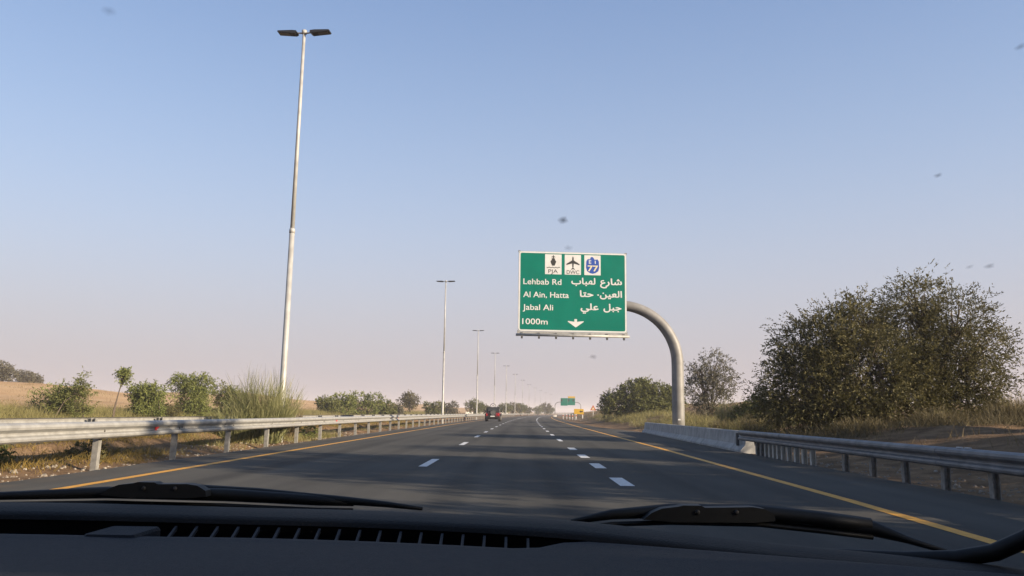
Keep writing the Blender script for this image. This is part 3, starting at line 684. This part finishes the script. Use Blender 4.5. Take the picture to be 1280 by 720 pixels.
# big ghaf trees on the right bank
tree('ghaf_tree', (14.3, 34.5), [(-2.0, 0, 1.7, 1.7, 1.6, 1.5), (-1.6, .3, 3.3, 1.5, 1.5, 1.3), (-.4, .2, 4.1, 1.5, 1.4, 1.2), (.2, -.5, 2.4, 1.9, 1.6, 1.7), (.6, .2, 4.7, 1.0, 1.0, .9), (-2.9, .1, 1.0, 1.1, 1.2, .9), (-.8, -.6, 1.0, 1.8, 1.2, .9), (1.9, -.4, 1.0, 1.5, 1.2, .9), (2.0, 0, 2.6, 1.3, 1.2, 1.2)],
     'broad dark ghaf tree, left one of the large pair on the right bank', leaf='leaf_ghaf', seed=3, clumps=128, ntw=7, nl=13, tl=.78, L=.13, W=.044, trunk_r=.13, stems=4, spread=.5, jit=.55, droop=.12)
tree('ghaf_tree', (18.25, 35.0), [(-.6, .2, 5.0, 1.4, 1.3, 1.1), (.9, 0, 4.4, 1.5, 1.4, 1.1), (-1.2, .2, 3.6, 1.5, 1.5, 1.3), (1.4, -.2, 3.1, 1.5, 1.4, 1.0), (.2, -.3, 2.6, 1.5, 1.4, 1.2), (1.4, 0, 1.6, 1.4, 1.3, .8), (-.9, -.3, 1.6, 1.5, 1.3, 1.0), (.6, .3, .8, 1.5, 1.2, .6)],
     'tall open-crowned ghaf tree, right one of the large pair on the right bank', leaf='leaf_green2' if False else 'leaf_ghaf', seed=8, clumps=88, ntw=7, nl=13, tl=.85, L=.13, W=.042, trunk_r=.15, stems=3, spread=.5, jit=.55, droop=.12)
# trees and bushes further along the right verge
tree('ghaf_tree', (15.6, 66), [(-.6, 0, 2.4, 1.5, 1.4, 1.3), (.4, 0, 4.3, 1.35, 1.3, 1.3), (1.0, 0, 2.9, 1.4, 1.3, 1.1), (-.9, 0, 3.8, .9, 1.0, .8), (.3, 0, 1.3, 1.6, 1.4, .9)],
     'sparse grey-green tree just right of the curved sign mast', leaf='leaf_grey', seed=12, clumps=62, ntw=5, nl=8, tl=.6, L=.17, W=.06, trunk_r=.12, stems=2)
tree('thorn_bush', (15.0, 100), [(-2.6, 0, 1.4, 2.2, 2, 1.6), (-.4, 0, 2.3, 2.3, 2.2, 1.9), (2.2, 0, 2.2, 2.1, 2, 1.9), (3.9, .5, 2.0, 1.6, 1.6, 1.6), (.6, -.6, 1.2, 2.6, 2, 1.2), (.4, 0, 3.5, 1.2, 1.2, .9)],
     'wide green thorn bush left of the curved sign mast', 'bush', 'leaf_green', 15, 110, 6, 9, .75, .24, .12, .14, stems=4)
tree('thorn_bush', (13.9, 116), [(-1.0, 0, 1.2, .9, .9, .9), (-.3, 0, 2.0, .8, .8, .7)], 'small grey bush at the left tip of the wide green bush', 'bush', 'leaf_grey', 16, 40, 5, 7, .6, .2, .1, .06)
tree('round_bush', (14.6, 49.5), [(0, 0, .8, 1.2, 1.1, .8), (-.7, 0, .6, .8, .9, .6), (.8, 0, .7, .8, .9, .7)], 'low rounded bush between the sparse tree and the dark ghaf', 'bush', 'leaf_green', 17, 60, 6, 9, .45, .14, .06, .05, stems=3)
# trees standing out of the picture on the right whose shade falls over the road and the car
for k, (x, y, s, sd, lb) in enumerate(((15.6, 9.5, 1.6, 21, 'largest ghaf tree on the right bank beside the car'), (14.5, 2.0, .85, 22, 'smaller ghaf tree on the right bank beside the car'), (15.0, -7.0, 1.35, 23, 'ghaf tree on the right bank behind the car'), (17.2, 18.6, 1.15, 24, 'ghaf tree on the right bank before the large pair'), (20.5, 24.5, .72, 25, 'ghaf tree on the upper bank right of the large pair'), (20.0, 13.5, .75, 26, 'ghaf tree high on the right bank'))):
    tree('ghaf_tree', (x, y), [(a * s, b * s, c * s, d * s, e * s, f * s) for a, b, c, d, e, f in ((-1.6, 0, 2.2, 1.7, 1.8, 1.5), (1.2, .4, 2.6, 1.8, 1.8, 1.6), (0, 0, 4.3, 1.8, 1.9, 1.4), (.2, -1.4, 2.8, 1.5, 1.5, 1.4), (.3, 1.5, 3.0, 1.4, 1.4, 1.3), (0, 0, 1.1, 2.2, 2.2, .9))], lb, seed=sd, clumps=150 if k == 0 else 100, ntw=5, nl=8, tl=.65, L=.22, W=.11, trunk_r=.17, stems=3)

# left side, beyond the far carriageway
def lx(px, y): return (px - 647.9) / 1000.0 * y
tree('leafy_shrub', (-28.2, 50.0), [(-.9, 0, 1.0, .9, .9, .8), (.2, 0, .9, .8, .9, .8)], 'yellow-green spreading shrub left of the reed-like shrub', 'bush', 'leaf_fresh', 31, 38, 5, 6, .5, .16, .06, .05, stems=3)
tree('leafy_shrub', (-26.8, 48.0), [(-.5, 0, .9, .6, .7, .8), (.6, 0, 1.0, .5, .6, 1.0), (.75, 0, 2.1, .22, .3, .5), (.35, 0, 1.8, .2, .3, .5), (-.6, 0, 1.75, .22, .3, .45), (-.15, 0, 1.5, .25, .3, .5)], 'tall dark leafy shrub with upright shoots left of the thin sapling', 'bush', 'leaf_green', 32, 30, 5, 6, .40, .20, .05, .04, stems=5, droop=-.2)
tree('sapling', (-26.6, 53.0), [(.42, 0, 2.95, .34, .34, .38), (.52, 0, 3.2, .28, .3, .24)], 'thin leaning sapling with a small round crown', 'tree', 'leaf_fresh', 33, 24, 5, 7, .3, .13, .06, .055)
tree('acacia_bush', (-26.9, 58.5), [(-.65, 0, 1.95, .62, .8, .5), (.55, 0, 1.95, .58, .8, .55), (-.05, 0, 1.2, .85, .9, .8), (0, 0, .6, 1.0, 1.0, .5)], 'green acacia bush with a forked top right of the sapling', 'bush', 'leaf_fresh', 34, 62, 6, 8, .5, .16, .07, .06, stems=3)
tree('low_shrub', (-26.6, 60.5), [(0, 0, .6, .9, .8, .6), (.5, 0, .4, .7, .7, .4)], 'low dark shrub between the two acacia bushes', 'bush', 'leaf_ghaf', 35, 45, 5, 8, .4, .15, .07, .04, stems=2)
tree('acacia_bush', (-26.9, 66.5), [(-.9, 0, 2.9, .9, 1, .7), (.5, 0, 2.8, 1.0, 1, .8), (.0, 0, 1.7, 1.15, 1.1, 1.1), (.0, 0, .8, 1.1, 1.1, .7)], 'taller bright green acacia bush with a drooping crown', 'bush', 'leaf_fresh', 36, 75, 6, 8, .55, .16, .07, .07, stems=3, droop=.35)
tree('acacia_bush', (-26.2, 72.5), [(-.4, 0, 2.3, .9, 1, .9), (.6, 0, 1.8, 1.0, 1, .9), (.1, 0, 1.0, 1.3, 1.1, .9)], 'olive acacia bush just left of the broom bush', 'bush', 'leaf_green', 37, 62, 6, 8, .5, .17, .07, .06, stems=3)
far_l = [(412, 118, .8, 'leaf_green', 'first low green bush right of the broom bush'), (431, 122, 1.15, 'leaf_fresh', 'dark round bush, second right of the broom bush'), (460, 128, 1.5, 'leaf_fresh', 'broad bright bush in the middle of the left bush row'), (482, 134, 1.05, 'leaf_green', 'olive bush right of the broad bright bush'), (495, 150, .85, 'leaf_grey', 'small greyish bush before the dark round tree'), (543, 165, 1.15, 'leaf_green', 'green bush left of the second street lamp'), (562, 185, 1.3, 'leaf_grey', 'greyish bush behind the second street lamp')]
for k, (px, y, s, lf, lb) in enumerate(far_l):
    tree('acacia_bush', (lx(px, y), y), [(-.8 * s, 0, 1.9 * s, 1.1 * s, 1.0 * s, .8 * s), (.7 * s, 0, 1.8 * s, 1.1 * s, 1.0 * s, .9 * s), (0, 0, 1.0 * s, 1.5 * s, 1.2 * s, .9 * s)], lb, 'bush', lf, 40 + k, 45, 5, 8, .6, .26, .12, .06, stems=2)
far_t = [(3, 150, 1.45, 'leaf_grey', 'large dark tree on the dune at the far left edge'), (30, 168, 1.15, 'leaf_grey', 'small grey tree right of the large one on the dune'), (44, 172, 1.0, 'leaf_grey', 'second small grey tree on the dune crest'), (513, 190, 1.45, 'leaf_ghaf', 'dark round tree in the left bush row'), (594, 230, 1.5, 'leaf_green', 'green tree behind the white wall left of the off-roader'), (606, 260, 1.2, 'leaf_ghaf', 'dark tree behind the off-roader'),
         (631, 300, 1.5, 'leaf_green', 'hazy tree right of the fourth street lamp'), (641, 330, 1.6, 'leaf_ghaf', 'hazy dark tree beside the fifth street lamp'), (650, 350, 1.7, 'leaf_green', 'hazy tree beside the sixth street lamp'), (659, 400, 1.4, 'leaf_ghaf', 'faint tree beside the seventh street lamp'), (672, 450, 1.5, 'leaf_green', 'faint tree beside the ninth street lamp'), (682, 480, 2.2, 'leaf_ghaf', 'faint dark tree left of the small portal sign'), (687, 500, 1.6, 'leaf_green', 'faint tree at the foot of the portal sign')]
for k, (px, y, s, lf, lb) in enumerate(far_t):
    tree('acacia_tree', (lx(px, y), y), [(-.9 * s, 0, 2.0 * s, 1.0 * s, 1.0 * s, .7 * s), (.8 * s, 0, 2.0 * s, 1.0 * s, 1.0 * s, .75 * s), (0, 0, 2.5 * s, 1.1 * s, 1.1 * s, .7 * s), (0, 0, 1.3 * s, 1.1 * s, 1.1 * s, .6 * s)], lb, 'tree', lf, 60 + k, 36, 5, 7, .5 * s, .2 * s, .11 * s, .09, stems=1)

# ribbons: broom stems, grass blades, tufts
def ribbons(rng, base, dirs, length, width, bend, nseg=3):
    n = len(base); d = dirs / np.linalg.norm(dirs, axis=1)[:, None]
    side = np.cross(d, rng.normal(0, 1, (n, 3))); side /= np.linalg.norm(side, axis=1)[:, None] + 1e-9
    bd = rng.normal(0, 1, (n, 3)); bd[:, 2] = -np.abs(bd[:, 2]) * .4
    V = []
    for k in range(nseg):
        t0, t1 = k / nseg, (k + 1) / nseg
        p0 = base + d * length * t0 + bd * bend * length * t0 ** 2; p1 = base + d * length * t1 + bd * bend * length * t1 ** 2
        w0 = width * (1 - .8 * t0) / 2; w1 = width * (1 - .8 * t1) / 2
        V.append(np.stack([p0 - side * w0, p0 + side * w0, p1 + side * w1, p1 - side * w1], 1))
    return np.concatenate(V)
def broom(loc, h, r, n, label, seed, leaf='broom', width=.018, lean=.38):
    rng = np.random.default_rng(seed); t = empty('broom_bush', (loc[0], loc[1], hz(*loc) - .02)); tag(t, label, 'bush')
    a = rng.uniform(0, 2 * math.pi, n); rr = r * .42 * np.sqrt(rng.uniform(0, 1, n))
    base = np.stack([rr * np.cos(a), rr * np.sin(a), np.zeros(n)], 1)
    tilt = rng.uniform(0, 1, n) ** .8 * lean
    di = np.stack([np.cos(a) * tilt + rng.normal(0, .10, n), np.sin(a) * tilt + rng.normal(0, .10, n), np.ones(n)], 1)
    ln = (h * rng.uniform(.5, 1.02, n) * (1 - .35 * tilt / lean))[:, None]
    V = ribbons(rng, base, di, ln, width, .06, 4); T = np.tile(rng.uniform(0, 1, n), 4)
    # side sprigs along the stems
    m = n * 5; i = rng.integers(0, n, m); tt = rng.uniform(.25, .9, (m, 1)); d_ = di / np.linalg.norm(di, axis=1)[:, None]
    b2 = base[i] + d_[i] * ln[i] * tt; d2 = d_[i] + rng.normal(0, .28, (m, 3))
    V2 = ribbons(rng, b2, d2, ln[i] * rng.uniform(.12, .34, (m, 1)), width * .75, .05, 2); T2 = np.tile(rng.uniform(0, 1, m), 2)
    link('stems', quads_mesh('stems', np.concatenate([V, V2]), np.concatenate([T, T2]), leaf), t)
    return t
broom((-9.25, 29.3), 2.75, 1.6, 900, 'big upright broom bush in the median at the foot of the nearest lamp', 5, lean=.42)
broom((-10.0, 28.6), 1.6, 1.3, 420, 'lower broom bush left of the big one in the median', 6, lean=.6)
broom((-9.2, 32.0), 1.7, 1.0, 160, 'thin straggly broom right of the big broom bush', 7, leaf='grass_dry', lean=.7)
broom((13.0, 50.5), 2.0, 1.1, 260, 'wispy broom bush behind the barrier, left of the dark ghaf', 9, lean=.45)

for k, (x, y, h, r, n, lb) in enumerate(((11.9, 46.5, 1.0, 2.0, 420, 'low brown scrub mound just right of the mast foot'), (12.6, 42.0, 1.15, 2.2, 460, 'broad brown scrub mound behind the middle of the barrier'), (11.2, 38.0, .8, 1.7, 340, 'small brown scrub mound near the barrier end'), (13.2, 31.8, .8, 1.8, 340, 'brown scrub at the foot of the left large ghaf'), (16.4, 31.6, .9, 1.8, 340, 'brown scrub between the two large ghaf trees'), (19.8, 32.6, 1.0, 2.0, 380, 'brown scrub at the foot of the right large ghaf'), (23.0, 37.5, 1.5, 2.4, 420, 'golden brown scrub at the right edge of the picture'))):
    broom((x, y), h, r, n, lb, 200 + k, leaf='bark_brush' if k < 6 else 'grass_dry', width=.02, lean=.95)
def grass(name, label, pts, hgt, n, width, leaf, seed, spread=.18, lean=.35, kind='stuff'):
    """one ground-cover object: n blades per tuft over the given tuft points"""
    rng = np.random.default_rng(seed); pts = np.asarray(pts); k = len(pts)
    x = np.repeat(pts[:, 0], n) + rng.normal(0, spread, k * n); y = np.repeat(pts[:, 1], n) + rng.normal(0, spread, k * n)
    base = np.stack([x, y, height(x, y) - .02], 1); di = np.stack([rng.normal(0, lean, k * n), rng.normal(0, lean, k * n), np.ones(k * n)], 1)
    ln = (np.repeat(hgt * rng.uniform(.45, 1.25, k), n) * rng.uniform(.5, 1.15, k * n))[:, None]
    w = np.full((k * n, 1), width) * rng.uniform(.6, 1.3, (k * n, 1))
    V = ribbons(rng, base, di, ln, w, .22, 2); T = np.tile(np.repeat(rng.uniform(0, 1, k), n) * .65 + rng.uniform(0, .35, k * n), 2)
    o = link(name, quads_mesh(name, V, T, leaf)); tag(o, label, 'grass', kind=kind); return o
rg = np.random.default_rng(77)
def scatter(n, l0, l1, y0, y1, pw=1.0, patch=None):
    y = y0 + (y1 - y0) * rg.uniform(0, 1, n) ** pw; l = rg.uniform(l0, l1, n); x = l + cx(y)
    if patch is not None:
        ok = wob(x * 5 + 3, y * 5) + rg.normal(0, .3, n) > patch; x, y = x[ok], y[ok]
    return np.stack([x, y], 1)
grass('verge_grass', 'tall olive grass along the verge beyond the far carriageway', scatter(6500, -31.5, -24.7, 30, 260, 1.7), .66, 16, .022, 'grass_olive', 1, .3)
grass('slope_grass', 'patchy dry grass on the foot of the left dunes', scatter(4200, -85, -30, 40, 330, 1.3, .12), .5, 12, .03, 'grass_dry', 2, .35)
grass('bank_grass', 'dry straw-coloured grass on the right bank', np.concatenate([scatter(3600, 10.0, 27, 42, 230, 1.5, .0), scatter(260, 9.8, 20, 12, 42, 1.0, .35)]), .42, 14, .018, 'grass_dry', 3, .28)
grass('bank_brush', 'denser brownish grass under the trees on the right bank', scatter(1700, 10.5, 17, 40, 130, 1.3, -.2), .75, 22, .02, 'grass_olive', 4, .35)
grass('tree_foot_brush', 'dark brush and dead twigs at the feet of the large ghaf pair', scatter(420, 10.8, 22, 29.5, 37, 1.0, -.35), .7, 26, .016, 'bark_brush', 12, .32, .7)
grass('bank_straw', 'golden grass at the right edge beside the tall ghaf', scatter(420, 22.0, 31, 33, 44), .8, 26, .02, 'grass_dry', 11, .35)
grass('median_weeds', 'yellowing weeds and grass in the median between the guard rails', np.concatenate([scatter(700, -11.6, -9.1, 9, 90, 1.3, -.1), scatter(520, -11.3, -10.4, 10, 60, 1.4), scatter(90, -9.9, -8.9, 15, 21)]), .32, 22, .012, 'weed', 5, .16, .6)
grass('median_grass', 'green grass in the median under the near guard rail', np.concatenate([scatter(420, -11.4, -8.9, 20, 80, 1.2, .1), scatter(60, -9.2, -8.6, 31, 39)]), .36, 24, .012, 'grass_olive', 6, .2, .5)
for k, (x, y, r, lf, lb) in enumerate(((-9.35, 17.6, .30, 'leaf_ghaf', 'small black-green shrub behind the first rail post'), (-9.2, 12.9, .28, 'leaf_ghaf', 'small dark tuft at the left edge under the guard rail'), (-9.8, 15.2, .26, 'leaf_green', 'small green plant on the dirt under the guard rail'), (-9.0, 34.5, .45, 'leaf_fresh', 'low bright green plant under the rail right of the broom bush'))):
    tree('low_plant', (x, y), [(0, 0, r * .8, r, r, r * .8)], lb, 'plant', lf, 90 + k, 40, 5, 7, .16, .07, .035, .015)

# loose stones on both shoulders
def gravel(name, label, n, l0, l1, y0, y1, seed):
    rng = np.random.default_rng(seed); mb = MB()
    for _ in range(n):
        y = y0 + (y1 - y0) * rng.uniform() ** 1.5; x = rng.uniform(l0, l1) + cxf(y); s = rng.uniform(.012, .05) * (1.6 if rng.uniform() < .06 else 1); z = hz(x, y)
        a = rng.uniform(0, 6.28, 6); v = [(x + s * math.cos(k * 1.047) * rng.uniform(.7, 1.2), y + s * math.sin(k * 1.047) * rng.uniform(.7, 1.2), z - .01) for k in range(6)]
        v += [(x + s * .6 * math.cos(k * 1.047) * rng.uniform(.6, 1.2), y + s * .6 * math.sin(k * 1.047) * rng.uniform(.6, 1.2), z + s * rng.uniform(.4, .8)) for k in range(6)]
        mb.add(v, [(k, (k + 1) % 6, 6 + (k + 1) % 6, 6 + k) for k in range(6)] + [tuple(range(6, 12))])
    tag(mb.build(name, 'stone'), label, 'gravel', kind='stuff')
gravel('shoulder_gravel', 'loose stones on the dirt beside the left pavement edge', 800, -9.6, -8.1, 8, 45, 2)
gravel('bank_gravel', 'loose stones along the right pavement edge', 650, 7.35, 9.5, 8, 40, 3)

# ------------------------------------------------------------------ the car the photograph is taken from
CAR = empty('car_interior', (-.4, 0, 0)); tag(CAR, 'dark dashboard, windscreen and wipers of the car the view is taken from', 'car')
CXC = -.4
def Yb(x): return 1.32 - .386 * (x - CXC) ** 2                  # foot of the windscreen, bowed forward in the middle
def carpart(mb, n, m, par=CAR, sm=True):
    off = Vector((CXC, 0, 0)); mb.v = [tuple(Vector(p) - off) for p in mb.v]; return mb.build(n, m, par, sm)
XS = np.linspace(-1.30, .66, 60)
# rounded trim along the foot of the glass
mb = MB(); v = []; f = []
tp = [(.02, -.10), (.012, -.004), (-.004, .0), (-.03, .0015), (-.06, .001), (-.090, -.002), (-.104, -.006), (-.107, -.012)]
ztop = lambda x: 1.044 + .012 * float(sst((-x - .35) / .6)) - .010 * float(sst((x - .02) / .35))
for x in XS: v += [(x, Yb(x) + a, ztop(x) + b) for a, b in tp]
n = len(tp)
for i in range(len(XS) - 1):
    for k in range(n - 1): f.append((i * n + k, i * n + k + 1, (i + 1) * n + k + 1, (i + 1) * n + k))
o = carpart(mb.add(v, f), 'front_trim', 'trim_plastic'); fix_normals(o)
# padded top of the dashboard with a soft hump
def gap(x): return .110 + .095 * float(sst((.085 - x) / .08))
def pad_z(x, y):
    t = (1.14 - y) / .5
    z = 1.029 + .021 * float(sst(t)) + .008 * float(sst((-x - .45) / .4)) * (1 - t) + .002 * float(sst((x - .02) / .08)) * (1 - float(sst(t * 2)))
    z += .014 * math.exp(-((x + .58) / .16) ** 2 - ((y - .66) / .10) ** 2)           # cowl of the instruments
    z += .007 * math.exp(-((x - .12) / .17) ** 2 - ((y - .70) / .07) ** 2)
    return z
v = []; f = []; NY = 26
for x in XS:
    yf = Yb(x) - gap(x)
    v.append((x, yf + .004, pad_z(x, yf) - .06)); v.append((x, yf + .002, pad_z(x, yf) - .006))
    for k in range(NY): y = yf - .004 - (yf - .36) * (k / (NY - 1)) ** 1.2; v.append((x, y, pad_z(x, y)))
    v += [(x, .34, 1.03), (x, .32, .98), (x, .36, .55)]
n = NY + 5
for i in range(len(XS) - 1):
    for k in range(n - 1): f.append((i * n + k, i * n + k + 1, (i + 1) * n + k + 1, (i + 1) * n + k))
pad = carpart(MB().add(v, f), 'dashboard', 'dash_plastic'); fix_normals(pad)
# demister slot and its slats
v = []; f = []
xs = np.linspace(-1.28, .07, 30)
for x in xs: v += [(x, Yb(x) - .1055, ztop(x) - .010), (x, Yb(x) - .108, .985), (x, Yb(x) - .23, .985)]
for i in range(len(xs) - 1):
    for k in (0, 1): f.append((3 * i + k, 3 * i + k + 1, 3 * i + k + 4, 3 * i + k + 3))
vent = carpart(MB().add(v, f), 'vent_floor', 'black_void')
x = -.47
while x < .03:
    y0, y1 = Yb(x) - .112, Yb(x) - gap(x) - .002
    lean = x * (y0 / y1 - 1) * .7
    carpart(MB().add([(x - .0018, y1, 1.022), (x + .0018, y1, 1.022), (x + .0018 + lean, y0, 1.024), (x - .0018 + lean, y0, 1.024), (x - .0018, y1, 1.027), (x + .0018, y1, 1.027), (x + .0018 + lean, y0, 1.030), (x - .0018 + lean, y0, 1.030)],
                     [(0, 3, 2, 1), (4, 5, 6, 7), (0, 1, 5, 4), (1, 2, 6, 5), (2, 3, 7, 6), (3, 0, 4, 7)]), 'vent_slat', 'dash_plastic', vent, False)
    x += .0285
carpart(MB().bbox(-.575, -.505, Yb(-.53) - .225, Yb(-.53) - .14, 1.0, 1.0335, .004), 'sensor_cover', 'dash_plastic', CAR, False)
carpart(MB().tube([(.30, 1.145, 1.020), (.40, 1.085, 1.024), (.48, 1.03, 1.029), (.525, .995, 1.036), (.555, .968, 1.048), (.580, .945, 1.068), (.608, .925, 1.095), (.64, .90, 1.14)], [.006, .008, .009, .010, .010, .010, .011, .012], 12), 'corner_trim', 'wiper_rubber')
# windscreen pane
def W(x, t):
    c = x - CXC; return (CXC + c * (1 - .16 * t), Yb(x) + .012 - .86 * t, 1.030 + .56 * t + .05 * math.sin(math.pi * t))
m = bpy.data.materials.new('clear_glass'); m.use_nodes = True; t_ = m.node_tree; t_.nodes.remove(t_.nodes['Principled BSDF'])
tr = t_.nodes.new('ShaderNodeBsdfTransparent'); tr.inputs[0].default_value = (1, 1, 1, 1); t_.links.new(tr.outputs[0], t_.nodes['Material Output'].inputs['Surface']); MATS['clear_glass'] = m
v = []; f = []; nx, nz = 30, 14
for i in range(nx):
    for k in range(nz): v.append(W(-1.34 + 1.94 * i / (nx - 1), k / (nz - 1)))
for i in range(nx - 1):
    for k in range(nz - 1): f.append((i * nz + k, i * nz + k + 1, (i + 1) * nz + k + 1, (i + 1) * nz + k))
glass = carpart(MB().add(v, f), 'windscreen', 'clear_glass')
# roof, pillars, doors, bonnet
for s in (-1, 1):
    e = CXC + s * 1.07
    carpart(MB().tube([(e, Yb(e) + .02, .98), W(e, .25), W(e, .55), W(e, .8), W(e, 1.0), (W(e, 1)[0], W(e, 1)[1] - .3, 1.62)], .052, 10), 'windscreen_pillar', 'trim_plastic')
    xo = CXC + s * 1.0
    carpart(MB().bbox(min(xo, xo + s * .06), max(xo, xo + s * .06), -2.1, .95, .30, 1.02, .02), 'door', 'body_paint', CAR, False)
    carpart(MB().bbox(min(xo, xo + s * .06), max(xo, xo + s * .06), -.75, -.35, 1.0, 1.62, .02), 'centre_pillar', 'body_paint', CAR, False)
    carpart(MB().bbox(min(xo, xo + s * .06), max(xo, xo + s * .06), -2.1, -1.5, 1.0, 1.62, .02), 'rear_pillar', 'body_paint', CAR, False)
carpart(MB().bbox(CXC - 1.07, CXC + 1.07, -2.15, .46, 1.60, 1.66, .03), 'roof', 'body_paint', CAR, False)
carpart(MB().bbox(CXC - 1.07, CXC + 1.07, -2.2, -2.1, .3, 1.62, .03), 'tailgate', 'body_paint', CAR, False)
v = []; f = []
for x in np.linspace(-1.28, .50, 20):
    c = (x - CXC); v += [(x, Yb(x) + .03, .93), (x, Yb(x) + .16, .92 - .05 * c * c), (x, 1.9, .86 - .10 * c * c), (x, 2.35, .74 - .12 * c * c), (x, 2.5, .5)]
for i in range(19):
    for k in range(4): f.append((i * 5 + k, i * 5 + k + 1, i * 5 + 6 + k, i * 5 + 5 + k))
o = carpart(MB().add(v, f), 'bonnet', 'body_paint'); fix_normals(o)
# wipers: blade with its spine, arm and hinge block
def wiper(blade, arm, joint, hk):
    w = carpart(MB().tube([p[:3] for p in blade], [p[3] for p in blade], 8), 'wiper', 'wiper_rubber')
    carpart(MB().tube([(p[0], p[1] - .006, p[2] - p[3] - .006) for p in blade], .004, 5), 'wiper_edge', 'wiper_rubber', w)
    carpart(MB().tube([p[:3] for p in arm], [p[3] for p in arm], 8), 'wiper_arm', 'wiper_rubber', w)
    a, b = joint
    carpart(MB().prism([(a[0], a[1] - .012), (a[0] + .014, a[1] - .001), (a[0] + .03, a[1] + .0055), (a[0] + .055, a[1] + .0085), (a[0] + .062, a[1] + .0105), (a[0] + .09, a[1] + .0105), (a[0] + .096, a[1] + .0075), (b[0] - .03, b[1] + .0075), (b[0] - .012, b[1] + .005), (b[0] + .002, b[1] - .003), (b[0] + .004, b[1] - .013), (b[0] - .03, b[1] - .016), (a[0] + .05, a[1] - .015)], 'y', hk - .012, hk + .012), 'wiper_joint', 'wiper_rubber', w, False)
    for q in (.42, .72):
        x = a[0] + (b[0] - a[0]) * q; z = a[1] + (b[1] - a[1]) * q
        carpart(MB().lathe([(.001, -.003), (.003, -.003), (.004, 0)], (x, hk - .012, z), 'y', 10), 'rivet', 'car_black', w)
wiper([(-1.02, 1.28, 1.046, .004), (-.90, 1.36, 1.050, .006), (-.70, 1.40, 1.056, .010), (-.50, 1.41, 1.054, .011), (-.34, 1.41, 1.047, .009), (-.28, 1.41, 1.043, .005)],
      [(-.60, 1.42, 1.066, .006), (-.45, 1.42, 1.058, .0075), (-.29, 1.41, 1.047, .007), (-.22, 1.40, 1.043, .005), (-.16, 1.39, 1.038, .003)], ((-.70, 1.066), (-.525, 1.067)), 1.385)
wiper([(.085, 1.30, 1.032, .004), (.15, 1.31, 1.043, .008), (.24, 1.31, 1.050, .011), (.38, 1.31, 1.050, .012), (.48, 1.30, 1.042, .012), (.55, 1.29, 1.035, .011)],
      [(.34, 1.32, 1.036, .006), (.46, 1.31, 1.036, .010), (.555, 1.29, 1.030, .012), (.60, 1.28, 1.016, .006), (.67, 1.26, .996, .003)], ((.195, 1.0515), (.395, 1.0535)), 1.29)

# dried specks on the glass
def speck_mat():
    m = bpy.data.materials.new('speck'); m.use_nodes = True; t = m.node_tree; b = t.nodes['Principled BSDF']; b.inputs['Base Color'].default_value = (.05, .05, .06, 1)
    at = t.nodes.new('ShaderNodeAttribute'); at.attribute_name = 'fade'; t.links.new(at.outputs['Fac'], b.inputs['Alpha']); MATS['speck'] = m
speck_mat()
def speck(x, t, r, a):
    c = Vector(W(x, t)); e1 = (Vector(W(x + .01, t)) - c).normalized(); e2 = (Vector(W(x, t + .01)) - c).normalized(); c = c + e1.cross(e2).normalized() * (-.002 if e1.cross(e2).y > 0 else .002)
    v = [c] ; f = []; fade = [a]
    for k in range(12): q = k * math.pi / 6; rr = r * rnd.uniform(.8, 1.2); v.append(c + e1 * rr * math.cos(q) * 1.2 + e2 * rr * math.sin(q)); fade.append(0)
    for k in range(12): f.append((0, 1 + k, 1 + (k + 1) % 12))
    o = carpart(MB().add(v, f), 'dirt_speck', 'speck', glass, False); at = o.data.attributes.new('fade', 'FLOAT', 'POINT'); at.data.foreach_set('value', np.array(fade, np.float32))
SPECKS = [(.085, .553, .0052, .75), (.398, .555, .003, .5), (.456, .446, .0038, .45), (.115, .345, .0052, .4), (.417, .665, .0035, .4), (.089, .514, .005, .25), (.443, .447, .003, .3), (-.33, .836, .006, .25)]
for s_ in SPECKS: speck(*s_)

# ------------------------------------------------------------------ dusty air
hzm = bpy.data.materials.new('haze'); hzm.use_nodes = True; t_ = hzm.node_tree; t_.nodes.clear()
out = t_.nodes.new('ShaderNodeOutputMaterial'); pv = t_.nodes.new('ShaderNodeVolumePrincipled')
pv.inputs['Color'].default_value = (0.93, 0.88, 0.87, 1); pv.inputs['Density'].default_value = 0.00047; pv.inputs['Anisotropy'].default_value = 0.15
t_.links.new(pv.outputs[0], out.inputs['Volume']); MATS['haze'] = hzm
tag(MB().box(-1900, 1950, -70, 3700, -2.2, 20).build('haze', 'haze'), 'pale dusty air over the whole road', 'haze', kind='stuff')
